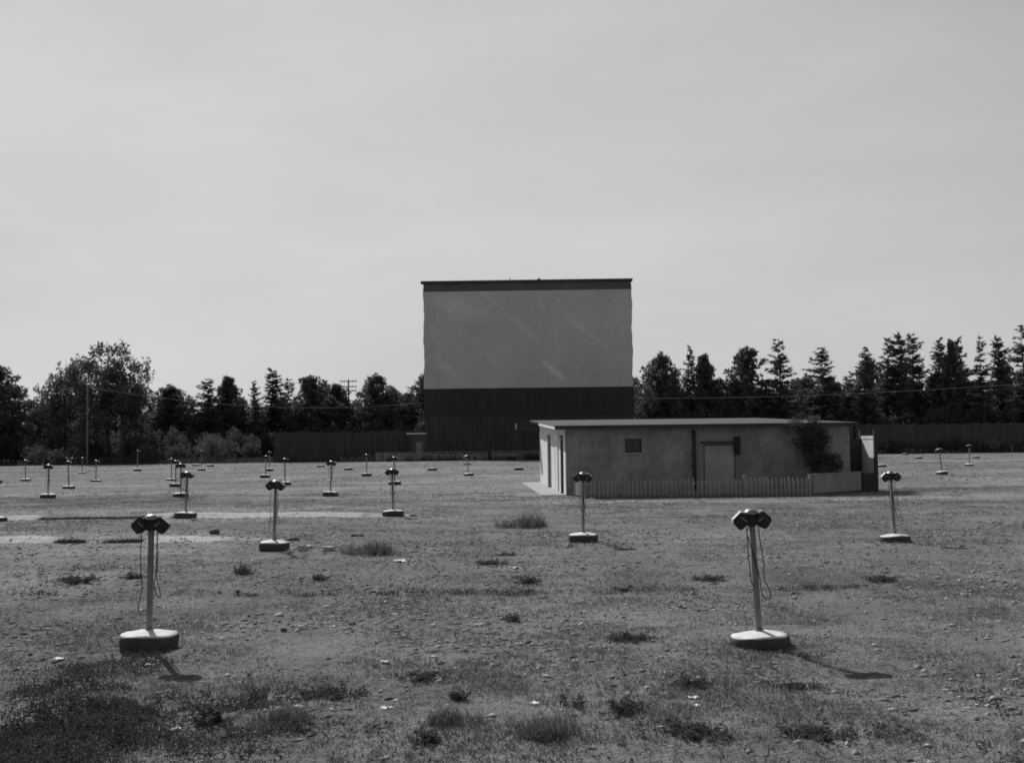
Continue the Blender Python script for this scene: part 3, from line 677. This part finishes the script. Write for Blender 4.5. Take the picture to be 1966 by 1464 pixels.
TREES = [
 ('pine2', -12, 700, 110, 132, 'dark pine with sweeping boughs cut by the picture edge', 'pine_tree'),
 ('broad1', 124, 677, 104, 133, 'rounded leafy tree leaning on the flank of the tallest leafy tree', 'leafy_tree'),
 ('broad0', 208, 647, 148, 130, 'tallest leafy tree with a feathery top, far taller than its neighbours', 'leafy_tree'),
 ('broad2', 262, 690, 80, 134, 'thin leafy tree with sky showing through, beside the tallest leafy tree', 'leafy_tree'),
 ('broad2', 82, 735, 75, 136, 'low leafy tree next to the far pole with wires', 'leafy_tree'),
 ('pine0', 332, 740, 96, 140, 'bushy pine standing first after the gap past the tallest leafy tree', 'pine_tree'),
 ('spruce1', 396, 728, 62, 142, 'pale-topped spruce at the start of the darker row', 'spruce_tree'),
 ('pine1', 438, 729, 80, 143, 'broad dark pine above the pale leafy bushes', 'pine_tree'),
 ('spruce3', 494, 731, 44, 140, 'narrow pointed spruce between two broader trees', 'spruce_tree'),
 ('spruce0', 525, 706, 78, 143, 'tallest spruce of the row over the dark board fence', 'spruce_tree'),
 ('spruce4', 555, 727, 66, 146, 'spruce crowded against the tallest one over the dark board fence', 'spruce_tree'),
 ('pine3', 600, 721, 92, 141, 'round-topped pine midway over the dark board fence', 'pine_tree'),
 ('pine2', 642, 737, 80, 144, 'flat-topped pine just before the pole with crossarms', 'pine_tree'),
 ('pine0', 728, 719, 84, 142, 'domed pine standing after the pole with crossarms', 'pine_tree'),
 ('spruce2', 705, 738, 50, 147, 'small spruce peeping beside the domed pine', 'spruce_tree'),
 ('pine1', 762, 751, 56, 146, 'low pine in the dip before the screen', 'pine_tree'),
 ('spruce1', 785, 750, 40, 143, 'slight spruce in the dip before the screen', 'spruce_tree'),
 ('pine3', 812, 716, 66, 145, 'pine half hidden by the edge of the screen', 'pine_tree'),
 ('spruce2', 1216, 722, 46, 145, 'spruce peeping out behind the opposite edge of the screen', 'spruce_tree'),
 ('pine0', 1264, 679, 84, 140, 'dense dome-topped pine nearest the open side of the screen', 'pine_tree'),
 ('spruce3', 1318, 664, 46, 142, 'slender column-like spruce next to the far crossarm pole', 'spruce_tree'),
 ('pine1', 1360, 687, 74, 141, 'pine with candle-like upright shoots, lower than its neighbours', 'pine_tree'),
 ('pine3', 1424, 666, 90, 140, 'many-pointed pine with lumpy outline above the building', 'pine_tree'),
 ('airy', 1494, 649, 84, 138, 'open airy spruce with its bare trunk showing', 'spruce_tree'),
 ('pine2', 1545, 724, 70, 143, 'short pine between the airy spruce and the next tall one', 'pine_tree'),
 ('spruce1', 1586, 668, 74, 140, 'full spruce standing by itself before the dip in the skyline', 'spruce_tree'),
 ('spruce0', 1660, 666, 60, 139, 'pointed spruce at the start of the tall dark stand', 'spruce_tree'),
 ('spruce4', 1700, 650, 74, 141, 'ragged spruce on the shoulder of the tall dark stand', 'spruce_tree'),
 ('spruce2', 1724, 637, 62, 140, 'highest spruce in the tall dark stand', 'spruce_tree'),
 ('spruce1', 1757, 641, 66, 142, 'second highest spruce, just beside the highest in the dark stand', 'spruce_tree'),
 ('spruce0', 1803, 647, 60, 141, 'spruce in the middle of the tall dark stand after its notch', 'spruce_tree'),
 ('pine1', 1826, 660, 54, 140, 'blunt-topped pine squeezed between two spruces of the dark stand', 'pine_tree'),
 ('spruce3', 1840, 648, 62, 142, 'sharp spruce ending the tall dark stand', 'spruce_tree'),
 ('spruce4', 1883, 646, 56, 139, 'thin see-through spruce standing clear after the dark stand', 'spruce_tree'),
 ('spruce2', 1918, 643, 56, 140, 'neat pointed spruce beside the tree cut by the picture edge', 'spruce_tree'),
 ('airy', 1964, 622, 84, 136, 'tall spruce cut by the picture edge', 'spruce_tree'),
]
for kd, px, yt, wp, Yd, lab, nm in TREES:
    plant(kd, px, yt, wp * 1.12, Yd, lab, 'tree', TG, nm)
# lower growth filling the foot of the tree line, each one its own shrub or sapling
rg = random.Random(21); px = -34; n_ = 0
while px < 1992:
    if not (840 < px < 1192):
        if px < 815: top, lab = rg.uniform(752, 792), 'young dark tree filling the foot of the row over the dark board fence'
        else: top, lab = rg.uniform(716, 762), 'young dark tree filling the foot of the row over the building and grey fence'
        if px < 60: top = rg.uniform(796, 812)
        if 270 < px < 310: top = rg.uniform(778, 800)
        if px > 1665: top = rg.uniform(676, 736) if n_ % 2 else rg.uniform(728, 760)
        if 1530 < px < 1570: top = rg.uniform(720, 745)
        if px < 300: lab = 'young dark tree at the foot of the tallest leafy tree'
        kd = ['pine0', 'spruce1', 'broad1', 'pine3', 'broad2', 'spruce2'][n_ % 6]
        plant(kd, px, top, rg.uniform(58, 84), rg.uniform(139, 155), lab, 'tree', 'young trees at the foot of the tree line', 'young_tree')
        plant(rg.choice(['bush0', 'bush1', 'bush2']), px + rg.uniform(-8, 8), (rg.uniform(816, 842) if px < 540 else rg.uniform(798, 828) if px < 815 else rg.uniform(768, 794)), rg.uniform(50, 76), rg.uniform(137.5, 139) if px > 500 else rg.uniform(130, 137), lab.replace('young dark tree', 'dense low shrub'), 'shrub', 'shrubs at the foot of the tree line', 'shrub')
    px += rg.uniform(17, 25); n_ += 1
BUSH = [(75, 852, 70, 124, 'pale leafy bush below the far pole with wires'), (112, 858, 50, 122, 'small pale bush beside the slim pale pole'), (285, 850, 46, 126, 'small bush with light leaves at the gap by the tallest leafy tree'),
        (405, 832, 66, 126, 'largest of the pale leafy bushes before the dark tree row'), (440, 842, 52, 128, 'pale bush tucked behind the largest pale bush'), (345, 850, 60, 128, 'dark rounded bush beside the pale bushes'), (478, 846, 50, 131, 'scrubby pale bush next to the corner of the dark board fence')]
for i, (px, yt, wp, Yd, lab) in enumerate(BUSH): plant('pale%d' % (i % 3), px, yt, wp, Yd, lab, 'bush', 'pale bushes at the edge of the field', 'bush')
# climbing shrub against the building front
cs, rd = [], []; r_ = random.Random(3)
for k in range(95):
    u = r_.random(); px = 1545 + 42 * u + r_.uniform(-30, 30); py = 828 + 80 * u + r_.uniform(-30, 20); p = local(at(px, min(py, 918), bx.y + .28)); cs.append((p.x, r_.uniform(-.5, -.12), p.z)); rd.append(r_.uniform(.08, .22))
for k in range(26):
    px = 1508 + r_.uniform(-4, 74); py = 806 + r_.uniform(-7, 26); p = local(at(px, py, bx.y)); cs.append((p.x, r_.uniform(-.75, -.52), p.z)); rd.append(r_.uniform(.06, .13))
cl = empty('climbing_shrub', (bx.x, bx.y, 0), BR); tag(cl, 'straggly dark climbing shrub against the building front, reaching over its roof edge', 'climbing shrub')
cm = clump_mesh(cs, rd, 1250, .08, 5, .2, 1, .9, 'foliage'); link_mesh('foliage', cm, cl, (M['weed'],))
f = MB(); p0 = local(at(1592, 930, bx.y)); p1 = local(at(1560, 860, bx.y)); p2 = local(at(1530, 812, bx.y))
f.tube([(p0.x, -.2, -.05), (p1.x + .15, -.2, .8), (p1.x, -.22, 1.4), (p2.x, -.55, 2.2), (p2.x - .05, -.58, 2.42)], [.03, .026, .02, .014, .008], 6); f.build('stem', (M['bark'],), cl)

# ---------------------------------------------------------------- screen tower
SY = 130.
L0, R0 = at(813, 600, SY).x, at(1213, 600, SY).x
zT, zH, zP, zS = at(1010, 537, SY).z, at(1010, 557.5, SY).z, at(1010, 744, SY).z, at(1010, 797, SY).z
scx = (L0 + R0) / 2; hw = (R0 - L0) / 2
tw = empty('screen_tower', (scx, SY, 0), R(-.6)); tag(tw, 'huge blank drive-in cinema screen above dark boarding', 'cinema screen')
def wavy_box(mb, x0, x1, y0, y1, z0, z1, n, amp):
    """a panel whose side edges are a little uneven"""
    def prof(z): return amp * (math.sin(z * 1.3) + .6 * math.sin(z * 3.7 + 1))
    rows = []
    for i in range(n + 1):
        z = z0 + (z1 - z0) * i / n; rows.append([mb.b.verts.new(p) for p in ((x0 + prof(z), y0, z), (x1 + prof(z + 9), y0, z), (x1 + prof(z + 9), y1, z), (x0 + prof(z), y1, z))])
    for a_, b_ in zip(rows[:-1], rows[1:]):
        for k in range(4): mb.b.faces.new((a_[k], a_[(k + 1) % 4], b_[(k + 1) % 4], b_[k]))
    mb.b.faces.new(rows[0][::-1]); mb.b.faces.new(rows[-1])
mb = MB(); wavy_box(mb, -hw, hw, 0, .4, zP, zH, 24, .045)
pn = mb.build('screen_panel', (M['screen'],), tw)
# pale smears imitating reflections, painted into the panel material's own colour
nt = M['screen'].node_tree; pb = [n for n in nt.nodes if n.type == 'BSDF_PRINCIPLED'][0]; src = pb.inputs['Base Color'].links[0].from_socket
tc = node(nt, 'ShaderNodeTexCoord'); acc = src
for (cx_, cz_, ang, la, lb, amt) in ((at(1065, 715, SY).x - scx, at(1065, 712, SY).z, -40, 2.2, .55, .16), (at(852, 705, SY).x - scx, at(852, 703, SY).z, -28, 1.6, .5, .10), (at(890, 590, SY).x - scx, at(890, 592, SY).z, -18, 5.2, 1.5, .08), (at(985, 610, SY).x - scx, at(985, 612, SY).z, -42, 6., .5, .06), (at(1130, 640, SY).x - scx, at(1130, 640, SY).z, -38, 4.5, .4, .06), (at(930, 675, SY).x - scx, at(930, 675, SY).z, -50, 3.5, .35, .05)):
    mp = node(nt, 'ShaderNodeMapping', vector_type='TEXTURE'); mp.inputs['Location'].default_value = (cx_, 0, cz_); mp.inputs['Rotation'].default_value = (0, -R(ang), 0); mp.inputs['Scale'].default_value = (la, 50, lb)
    nt.links.new(tc.outputs['Object'], mp.inputs[0]); ln_ = node(nt, 'ShaderNodeVectorMath', operation='LENGTH'); nt.links.new(mp.outputs[0], ln_.inputs[0])
    nn = node(nt, 'ShaderNodeTexNoise', i_Scale=.9, i_Detail=5.0); nt.links.new(tc.outputs['Object'], nn.inputs['Vector'])
    dd = mathn(nt, 'ADD', ln_.outputs['Value'], mathn(nt, 'MULTIPLY', mathn(nt, 'SUBTRACT', nn.outputs['Fac'], .5), 1.6))
    mr = node(nt, 'ShaderNodeMapRange', interpolation_type='SMOOTHSTEP', i_From_Min=.2, i_From_Max=1.1, i_To_Min=amt, i_To_Max=0.); nt.links.new(dd, mr.inputs['Value'])
    acc = mathn(nt, 'ADD', acc, mr.outputs[0])
nt.links.new(acc, pb.inputs['Base Color'])
mb = MB(); wavy_box(mb, -hw, hw, -.03, .4, zH + .004, zT - .3, 4, .03); mb.build('header', (M['header'],), tw)
mb = MB(); mb.box(-hw - .28, hw + .12, -.22, .55, zT - .29, zT - .02); mb.build('top_beam', (M['fascia'],), tw)
mb = MB(); mb.box(-hw - .02, hw + .08, -.05, .42, zS, zP - .004); mb.build('upper_boarding', (M['skirt'],), tw)
mb = MB()
for i in range(44):
    a_ = -hw + i * 2 * hw / 44; mb.box(a_ + .012, a_ + 2 * hw / 44 - .012, .02 + rnd.uniform(0, .02), .3, -.3, zS + .12)
mb.box(-hw, hw, .31, .36, -.3, zS + .1)
mb.build('lower_boarding', (M['skirt_low'],), tw)
mb = MB()
for i in range(6):
    xx = -hw + .5 + i * (2 * hw - 1) / 5
    mb.box(xx - .12, xx + .12, .6, .85, -.3, zT - .5); mb.tube([(xx, .8, zT - 2), (xx, 6.5, -.2)], .12, 6)
for zz in (3, 8, 13, 17.5): mb.box(-hw + .2, hw - .2, .42, .58, zz - .12, zz + .12)
mb.build('back_frame', (M['wood_pole'],), tw)
mb = MB(); mb.tube([(-1.9, .1, zT - .02), (-1.9, .1, zT + .3)], .04, 6); mb.box(1.1, 1.45, -.05, .25, zT - .018, zT + .14); mb.build('roof_fitting', (M['pale_trim'],), tw)

# ---------------------------------------------------------------- fences far off
def board_fence(name, pts, h, mat, label, step=2.4, pw=.14, top=True, cap=None):
    o = empty(name, (pts[0].x, pts[0].y, 0)); tag(o, label, 'fence'); base = Vector((pts[0].x, pts[0].y, 0))
    for a_, b_ in zip(pts[:-1], pts[1:]):
        a_, b_ = a_ - base, b_ - base; a_.z = b_.z = 0; d_ = b_ - a_; ln_ = d_.length; ang_ = math.atan2(d_.y, d_.x); n_ = max(1, round(ln_ / step)); dn = d_.normalized()
        for i in range(n_):
            c_ = a_ + d_ * ((i + .5) / n_); w_ = ln_ / n_ - pw - .01; f = MB(); k_ = max(3, int(w_ / .22)); hh = h + rnd.uniform(-.06, .06)
            for q in range(k_):
                x0_ = -w_ / 2 + q * w_ / k_; f.box(x0_ + .008, x0_ + w_ / k_ - .008, -.02 + rnd.uniform(-.012, .012), .02, -.1, hh + rnd.uniform(-.09, .05)) if rnd.random() > .004 else None
            f.box(-w_ / 2, w_ / 2, .022, .07, h * .25, h * .25 + .1); f.box(-w_ / 2, w_ / 2, .022, .07, h * .78, h * .78 + .1)
            pnl = f.build('board_panel', (mat,), o); pnl.location = c_; pnl.rotation_euler = (0, 0, ang_)
            if cap:
                f = MB(); f.box(-w_ / 2, w_ / 2, -.06, .06, h + .05, h + .11); cr = f.build('cap_rail', (cap,), o); cr.location = c_; cr.rotation_euler = (0, 0, ang_)
        for i in range(n_ + 1):
            c_ = a_ + d_ * (i / n_); f = MB(); f.box(-pw / 2, pw / 2, -.09, .07, -.2, h + .12); pq = f.build('post', (cap or mat,), o); pq.location = c_; pq.rotation_euler = (0, 0, ang_)
    return o
def gx(px, Yd): d = ray(px, 860); return Vector((d.x * Yd / d.y, Yd, 0))
hL = at(600, 829, 122).z
board_fence('board_fence', [gx(527, 134.5), gx(527, 121), gx(660, 122.5), gx(812, 125)], hL, M['fence_dark'], 'tall dark board fence running from an open corner to the foot of the screen')
hR = at(1800, 812.5, 135).z
board_fence('board_fence', [gx(1222, 134), gx(1500, 135), gx(1760, 135), gx(2080, 132)], hR, M['fence'], 'tall grey board fence stretching behind the building to the picture edge', step=3.0)
hW = at(850, 869, 119).z
board_fence('low_fence', [gx(722, 118.8), gx(858, 119), gx(935, 119.2)], hW, M['low_fence'], 'longer low rail fence under the dark base of the screen', 3.4, .12, cap=M['low_fence'])
board_fence('low_fence', [gx(945, 119.4), gx(1003, 119.6), gx(1075, 119.8)], hW, M['low_fence'], 'shorter low rail fence running in behind the building apron', 3.2, .16, cap=M['low_fence'])
# small shed by the screen foot
p = gx(799, 121.5); sh = empty('shed', (p.x, p.y, 0)); tag(sh, 'small flat-roofed ticket shed at the corner of the screen', 'shed')
zt3 = at(799, 831, 121.5).z
f = MB(); f.box(-.55, .85, 0, 1.5, -.1, zt3 - .12); f.build('wall', (M['fence'],), sh)
f = MB(); f.box(-.95, 1.0, -.45, 1.7, zt3 - .115, zt3); f.build('roof', (M['white'],), sh)
f = MB(); f.box(.0, .6, -.03, -.004, 0, 1.9); f.build('door', (M['low_fence'],), sh)

# ---------------------------------------------------------------- poles and wires
def pole(px, ytop, Yd, arms, label, mat, r0=.13, arm=1.1, yaw=0.):
    t_ = at(px, ytop, Yd); o = empty('utility_pole', (t_.x, Yd, 0), yaw); tag(o, label, 'pole', 'wooden poles along the field')
    f = MB(); f.tube([(0, 0, -.3), (0, 0, t_.z * .5), (0, 0, t_.z)], [r0, r0 * .85, r0 * .7], 8); f.build('shaft', (mat,), o)
    for z in arms:
        zz = at(px, z, Yd).z; f = MB(); f.box(-arm, arm, -.20, -.1, zz - .06, zz + .06); ar = f.build('crossarm', (mat,), o)
        for q in (-.9, -.5, .5, .9): f = MB(); f.tube([(q * arm, -.15, zz + .062), (q * arm, -.15, zz + .19)], [.035, .05], 6); f.build('insulator', (M['pale_trim'],), ar)
    return o
pole(55, 768, 172, (772, 780), 'far dark pole with crossarms in the gap beside the leafy trees', M['wood_pole'], .15, 1.3)
pole(669, 728, 158, (732, 742, 750), 'pole with three crossarms rising above the row over the dark board fence', M['wood_pole'], .13, 1.1)
pole(1297, 705, 150, (709, 720), 'pole with two tilted crossarms between the dome-topped pine and slender spruce', M['wood_pole'], .15, 1.25, R(24))
pole(168, 740, 116, (), 'slim pale pole without crossarms in front of the tallest leafy tree', M['grey_pole'], .11)
pole(2030, 728, 108, (), 'pale pole beyond the picture edge that carries the wire', M['grey_pole'], .11)
def wire(a_, b_, sag, label, r=.016):
    pts = [a_.lerp(b_, i / 24) - Vector((0, 0, sag * 4 * (i / 24) * (1 - i / 24))) for i in range(25)]
    f = MB(); f.tube(pts, r, 5); o = f.build('wire', (M['wire'],)); tag(o, label, 'wire', 'overhead wires'); return o
wire(at(168, 743, 116), at(815, 773, 129.8), 1.15, 'sagging overhead wire crossing in front of the dark tree row to the screen')
wire(at(1216, 764, 129.8), at(2030, 731, 108), .45, 'overhead wire crossing in front of the trees over the building')

# ---------------------------------------------------------------- things lying in the field
def rough_block(name, px, py, w, d_, h, rz, mat, label, cat, group, seed, tilt=0.):
    p = on(px, py); r = random.Random(seed); b = bmesh.new(); bmesh.ops.create_cube(b, size=1.); bmesh.ops.subdivide_edges(b, edges=b.edges[:], cuts=3, use_grid_fill=True)
    for v in b.verts:
        v.co = Vector((v.co.x * w, v.co.y * d_, v.co.z * h)); v.co += Vector((r.uniform(-1, 1), r.uniform(-1, 1), r.uniform(-1, 1))) * h * .09
    me = bpy.data.meshes.new(name); b.to_mesh(me); b.free(); o = link_mesh(name, me, None, (mat,)); o.location = (p.x, p.y, p.z + h * .42); o.rotation_euler = (0, tilt, rz); tag(o, label, cat, group); return o
BG = 'broken concrete lumps lying in the grass'
rough_block('concrete_block', 632, 1058, .19, .14, .085, .1, M['block'], 'squared pale concrete block a little away from the broken pieces', 'block', BG, 1)
rough_block('concrete_block', 581, 1057, .17, .16, .10, .5, M['block'], 'larger broken concrete piece beside the speaker post with rubble', 'block', BG, 2, .12)
rough_block('concrete_block', 592, 1053, .12, .1, .07, 1.2, M['block'], 'small chip behind the larger broken concrete piece', 'block', BG, 3, -.2)
rough_block('concrete_block', 557, 1062, .10, .08, .06, .8, M['block'], 'small lump lying against the base of the post with rubble', 'block', BG, 4, .2)
rough_block('concrete_block', 412, 1029, .17, .12, .09, -.2, M['dark_block'], 'dark brick with a light top at the end of the nearer sand strip', 'block', BG, 5, -.2)
rough_block('concrete_block', 686, 1027, .24, .1, .045, .0, M['dark_block'], 'flat dark slab in the grass above the bushy grass clump', 'block', BG, 6)
rough_block('concrete_block', 1197, 1127, .09, .07, .045, .3, M['dark_block'], 'dark stone lump in the grass below the post at the picket fence', 'stone', BG, 7)
rough_block('concrete_block', 1093, 1052, .09, .07, .07, .4, M['block'], 'pale lump leaning by the base of the post at the picket fence', 'stone', BG, 8, .5)
rough_block('concrete_block', 545, 1212, .06, .05, .035, .3, M['dark_block'], 'small dark stone in the stony grass between the two near posts', 'stone', BG, 9)
def paper(px, py, w, label, seed):
    p = on(px, py); r = np.random.RandomState(seed); n = 6; g = np.linspace(-.5, .5, n); gx_, gy_ = np.meshgrid(g, g)
    z = w * .16 * r.rand(n, n) + w * .2 * np.abs(gx_) + w * .02; V = np.stack([gx_ * w + r.randn(n, n) * w * .03, gy_ * w * .8 + r.randn(n, n) * w * .03, z], -1).reshape(-1, 3)
    i_ = np.arange(n * n).reshape(n, n); q = np.stack([i_[:-1, :-1], i_[:-1, 1:], i_[1:, 1:], i_[1:, :-1]], -1).reshape(-1, 4)
    o = link_mesh('paper_scrap', np_mesh('paper_scrap', V, None, q), None, (M['paper'],)); o.location = p; o.rotation_euler = (0, 0, r.rand() * 6); tag(o, label, 'paper', 'scraps of paper in the grass')
for px, py, w, lab in ((768, 1080, .19, 'largest crumpled white paper lying below the bushy grass clump'), (990, 1094, .10, 'white scrap of paper between the dark streak of grass and the bare middle'), (1332, 1337, .07, 'upper of two white scraps in front of the leaning near post'),
                       (1337, 1350, .06, 'lower of two white scraps in front of the leaning near post'), (742, 1362, .075, 'white scrap among the weeds low in the middle of the field'), (1025, 1352, .07, 'white scrap beside the spiky weeds at the front'), (740, 1275, .08, 'pale scrap in the stony middle ground'),
                       (634, 922, .22, 'tiny white scrap behind the lone mid-field post'), (115, 1264, .085, 'pale scrap at the edge of the dark weedy corner'), (1005, 872, .4, 'scrap of white board leaning by the shorter low fence')):
    paper(px, py, w, lab, int(px))

# weeds: each tuft a thing, a few shapes copied
def tuft_mesh(seed, n, hgt, spread, leaf, spiky=.3):
    """a weed: leafy sprigs of uneven height round one root"""
    r = np.random.RandomState(seed); cs, rd = [], []
    for k in range(n):
        a_, q_ = r.rand() * 6.3, spread * r.rand() ** .75 * (1 if r.rand() > .2 else 1.7); hh = hgt * (.25 + .75 * r.rand()) * (1 - .55 * (q_ / spread / 1.5) ** 2)
        for u in np.linspace(.1, 1, 5): cs.append((math.cos(a_) * q_ * (.55 + .45 * u), math.sin(a_) * q_ * (.55 + .45 * u), hh * u)); rd.append((.035 - .02 * u) * (.7 + .6 * r.rand()))
    return clump_mesh(cs, rd, 5200, leaf, seed, .35 + spiky, .9, 1., 'weed_tuft')
TUFT = [tuft_mesh(1, 34, .15, .13, .026), tuft_mesh(2, 26, .11, .12, .028), tuft_mesh(3, 46, .075, .24, .026), tuft_mesh(4, 10, .19, .11, .026, .6)]
for me in TUFT: me.materials.append(M['weed'])
rs = np.random.RandomState(5); V, t, q = join([blades(np.zeros(1), np.zeros(1), 420, np.array([.10]), np.array([.006]), np.array([.26]), z=0., lean=1.3), blades(np.array([.1]), np.array([.05]), 200, np.array([.17]), np.array([.006]), np.array([.14]), z=0., lean=.9)])
dry = np_mesh('weed_tuft', V, t, q); dry.materials.append(M['weed_light'])
WG = 'dark weed tufts growing in the field'
WEEDS = [
 (705, 1064, 'd', 1.7, 'large bushy clump of long grass beside the concrete blocks'), (465, 1106, 0, 1.2, 'upright weed tuft below the post with rubble'), (1012, 1120, 0, 1.0, 'dark pointed weed tuft in the bare middle of the field'),
 (1210, 1234, 2, 1.1, 'flat dark weed mat between the two near posts'), (638, 1334, 2, 1.35, 'wide dark weed tuft low in the field, beneath the stony patch'), (1098, 1356, 3, 1.1, 'spiky weed with separate stems beside a white scrap'),
 (1200, 1372, 0, 1.15, 'bushy weed next to the spiky weed at the front'), (400, 1390, 1, 1.3, 'broad weed below the shadow of the upright near post'), (1540, 1318, 2, .95, 'weed patch under the shadow of the leaning near post'),
 (1325, 1318, 0, .95, 'weed tuft above two white scraps'), (1690, 1112, 2, 1.0, 'low weed patch past the leaning near post'), (1000, 1010, 'd', 2.2, 'long dark grass clump before the concrete apron'),
 (612, 1116, 1, 1.2, 'small weed below the squared concrete block'), (1360, 1112, 2, 1.0, 'low weed spread midway between the building and leaning near post'), (985, 1188, 1, .9, 'small grey weed in the middle of the bare ground'),
 (945, 1084, 2, 1.1, 'streak of dark grass slanting beside a white scrap'), (972, 1066, 2, .9, 'upper end of the slanting dark grass streak'), (800, 1298, 2, .8, 'dark weed beside the stony middle ground'),
 (495, 1340, 3, .9, 'thin weed near the head shadow of the upright near post'), (540, 1395, 'd', 1.0, 'hazy tuft of long grass at the front beside the broad weed'), (880, 1395, 'd', .9, 'hazy tuft of long grass at the front in the middle'),
 (1050, 1415, 'd', 1.0, 'tuft of long grass at the front beneath the spiky weed'), (1340, 1415, 2, 1.1, 'dark weed mat at the front beneath the two white scraps'), (150, 1124, 2, 1.3, 'low dark weed row behind the upright near post'),
 (255, 1117, 0, .9, 'small weed touching the cord loop of the upright near post'), (820, 1430, 1, 1.1, 'curled dark weed at the bottom edge'), (1570, 1420, 2, 1.2, 'dark weed at the bottom edge under the leaning near post'), (880, 1340, 1, .9, 'small dark weed in front of the stony middle ground'),
]
for i, (px, py, k, s_, lab) in enumerate(WEEDS):
    p = on(px, py); o = link_mesh('weed_tuft', dry if k == 'd' else TUFT[k], None); o.location = p; o.rotation_euler = (0, 0, i * 1.7); s_ *= .8 if py > 1300 else .9; o.scale = (s_ * 1.15, s_ * 1.0, s_ * .85); tag(o, lab, 'weed', WG)
p = on(140, 1455); f = MB(); tp = at(118, 1300, p.y)
f.tube([(0, 0, -.02), ((tp.x - p.x) * .6, .0, tp.z * .55), (tp.x - p.x, .02, tp.z)], [.004, .0035, .002], 5); o = f.build('dry_stalk', (M['stalk'],)); o.location = p; tag(o, 'tall pale dry stalk rising from the dark weedy corner', 'stalk')

# ---------------------------------------------------------------- light
AZ, EL = R(-25.5), R(38)
sd = Vector((math.sin(AZ) * math.cos(EL), math.cos(AZ) * math.cos(EL), math.sin(EL)))
sl = bpy.data.lights.new('sun', 'SUN'); sl.energy = 4.4; sl.angle = R(.5); sl.color = (1, 1, 1)
so = bpy.data.objects.new('sun', sl); C.objects.link(so); so.rotation_euler = sd.to_track_quat('Z', 'Y').to_euler(); so.location = sd * 60
w = bpy.data.worlds.new('World'); sc.world = w; w.use_nodes = True; nt = w.node_tree; nt.nodes.clear(); L = nt.links.new
sky = node(nt, 'ShaderNodeTexSky', sky_type='NISHITA', sun_disc=False, sun_elevation=EL, sun_rotation=AZ % (2 * math.pi), air_density=1.0, dust_density=2.0, ozone_density=1.0)
bw = node(nt, 'ShaderNodeRGBToBW'); L(sky.outputs[0], bw.inputs[0])
tc = node(nt, 'ShaderNodeTexCoord'); mp = node(nt, 'ShaderNodeMapping'); mp.inputs['Scale'].default_value = (1.2, 1.2, 4.5); L(tc.outputs['Generated'], mp.inputs[0])
n1 = node(nt, 'ShaderNodeTexNoise', i_Scale=2.2, i_Detail=6.0, i_Roughness=.55); L(mp.outputs[0], n1.inputs['Vector'])
cl_ = node(nt, 'ShaderNodeMapRange', i_From_Min=.35, i_From_Max=.7, i_To_Min=.94, i_To_Max=1.06); L(n1.outputs['Fac'], cl_.inputs['Value'])
bg = node(nt, 'ShaderNodeBackground'); bg.inputs['Strength'].default_value = .10
# soft clip: sky brightness levels off, so the glow round the sun flattens
k_ = mathn(nt, 'DIVIDE', bw.outputs[0], 5.7); k_ = mathn(nt, 'POWER', mathn(nt, 'ADD', mathn(nt, 'POWER', k_, 4.), 1.), .25)
L(mathn(nt, 'MULTIPLY', mathn(nt, 'DIVIDE', bw.outputs[0], k_), cl_.outputs[0]), bg.inputs['Color'])
ow = node(nt, 'ShaderNodeOutputWorld'); L(bg.outputs[0], ow.inputs[0])

sc.render.engine = 'CYCLES'; sc.cycles.use_denoising = True
try: sc.cycles.denoiser = 'OPENIMAGEDENOISE'
except Exception: pass
sc.cycles.max_bounces = 5; sc.cycles.diffuse_bounces = 3; sc.cycles.glossy_bounces = 2; sc.cycles.transparent_max_bounces = 4
sc.cycles.filter_width = 1.8
vs = sc.view_settings; vs.view_transform = 'Standard'; vs.look = 'None'; vs.exposure = .15; vs.gamma = 1.; vs.use_curve_mapping = False
